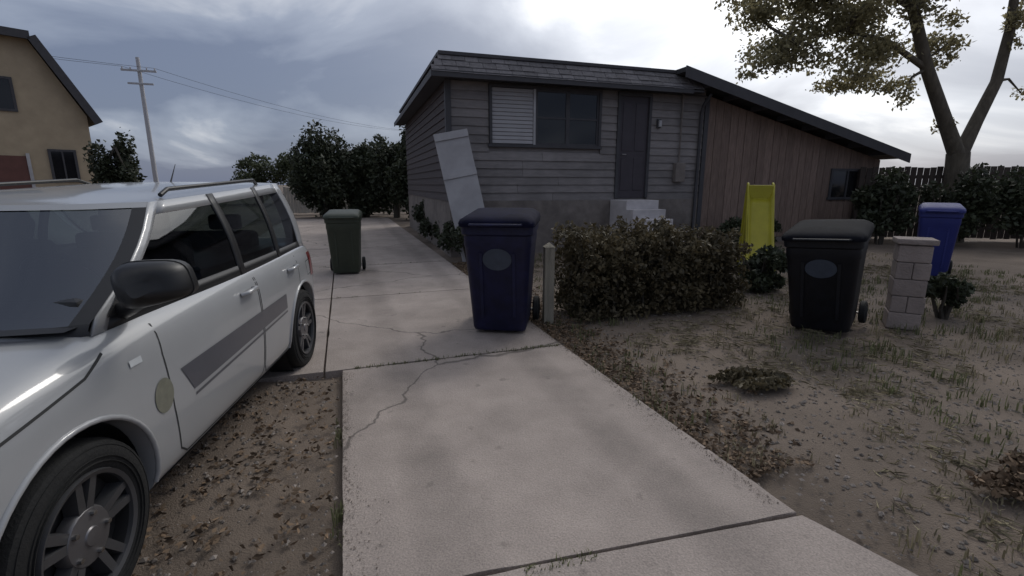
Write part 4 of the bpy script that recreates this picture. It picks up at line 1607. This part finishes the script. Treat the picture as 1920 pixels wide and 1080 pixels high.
# leaf litter along the driveway's edge
t_ = rng.uniform(-2.4, 5.0, 5200)
r_ = np.abs(rng.normal(0, .28, 5200)) + .02
P3 = np.array([[DO.x + DD.x * a + DR.x * b, DO.y + DD.y * a + DR.y * b] for a, b in zip(t_, r_)])
bl = [((p[0], p[1], .012), (.03, .03, .008)) for p in P3[:3200]]
o = link('leaf_litter', leaf_mesh('leaf_litter', bl, 9500, .016, 15, flat=.85, shell=.1), dead_m)
tag(o, 'brown leaf litter along the right edge of the driveway', 'leaf litter', kind='stuff')
bl = [((p[0], p[1], .012), (.04, .04, .008)) for p in free_ground(900, -2.2, -.6, 1.2, 3.9, lambda P, d_, r_: (r_ < -2.0) & (d_ < -.2))]
o = link('leaf_litter', leaf_mesh('leaf_litter', bl, 1600, .016, 16, flat=.85, shell=.1), dead_m)
tag(o, 'brown leaf litter on the soil strip beneath the white car', 'leaf litter', kind='stuff')

tt = rng.uniform(-2.6, 4.8, 4500)
ww = -np.abs(rng.normal(0, .07, 4500)) * np.clip(.4 + 1.6 * np.array([noise.noise((a * .9, 3.3, 1.0)) for a in tt]), 0.45, 2)
PS = np.array([[DO.x + DD.x * a + DR.x * b, DO.y + DD.y * a + DR.y * b] for a, b in zip(tt, ww)])
tt = rng.uniform(-2.6, -.2, 1600)
ww = -1.96 + np.abs(rng.normal(0, .06, 1600)) * np.clip(.4 + 1.6 * np.array([noise.noise((a * .9, 8.3, 1.0)) for a in tt]), 0.45, 2)
PS = np.concatenate([PS, np.array([[DO.x + DD.x * a + DR.x * b, DO.y + DD.y * a + DR.y * b] for a, b in zip(tt, ww)])])
scatter_stones('soil_crumbs', PS, .0008, .0038, crumb_m, 'crumbs of soil spilled over the edges of the driveway', 25, .019, True)
PP = free_ground(9000, 0.3, 8.0, 1.2, 9.0, off_drive)
PP = PP[nz(PP, .55, 11.0) > -.05]
bl = [((p[0], p[1], .006), (.10, .10, .008)) for p in PP[:1600]]
o = link('straw', leaf_mesh('straw', bl, 14000, .04, 18, flat=.97, shell=.05, aspect=.05), strawgrass_m)
tag(o, 'matted dead straw lying over the bare yard', 'straw', kind='stuff')
jp = []
jr = random.Random(31)
for i in range(420):
    c_ = jr.random()
    if c_ < .35:
        q_ = dw(-.15 + jr.gauss(0, .008), jr.uniform(-1.95, -.02))
    elif c_ < .6:
        q_ = dw(-2.6 + jr.gauss(0, .012) + .0, jr.uniform(-1.3, -.4))
    elif c_ < .8:
        q_ = dw(jr.uniform(-2.4, -.2), -1.98 + jr.gauss(0, .012))
    else:
        q_ = dw(jr.choice((2.55, 5.2)) + jr.gauss(0, .008), jr.uniform(-3.8, -.02))
    jp.append((q_.x, q_.y))
keepj = [p for p in jp if noise.noise((p[0] * 1.7, p[1] * 1.7, 2.2)) > -.05]
blades('joint_weeds', np.array(keepj), .015, .05, weed_m, 'small weeds growing in the joints of the driveway', 'weeds', 9, 5, .012, .003)

scene.cycles.max_bounces = 6
scene.cycles.diffuse_bounces = 3
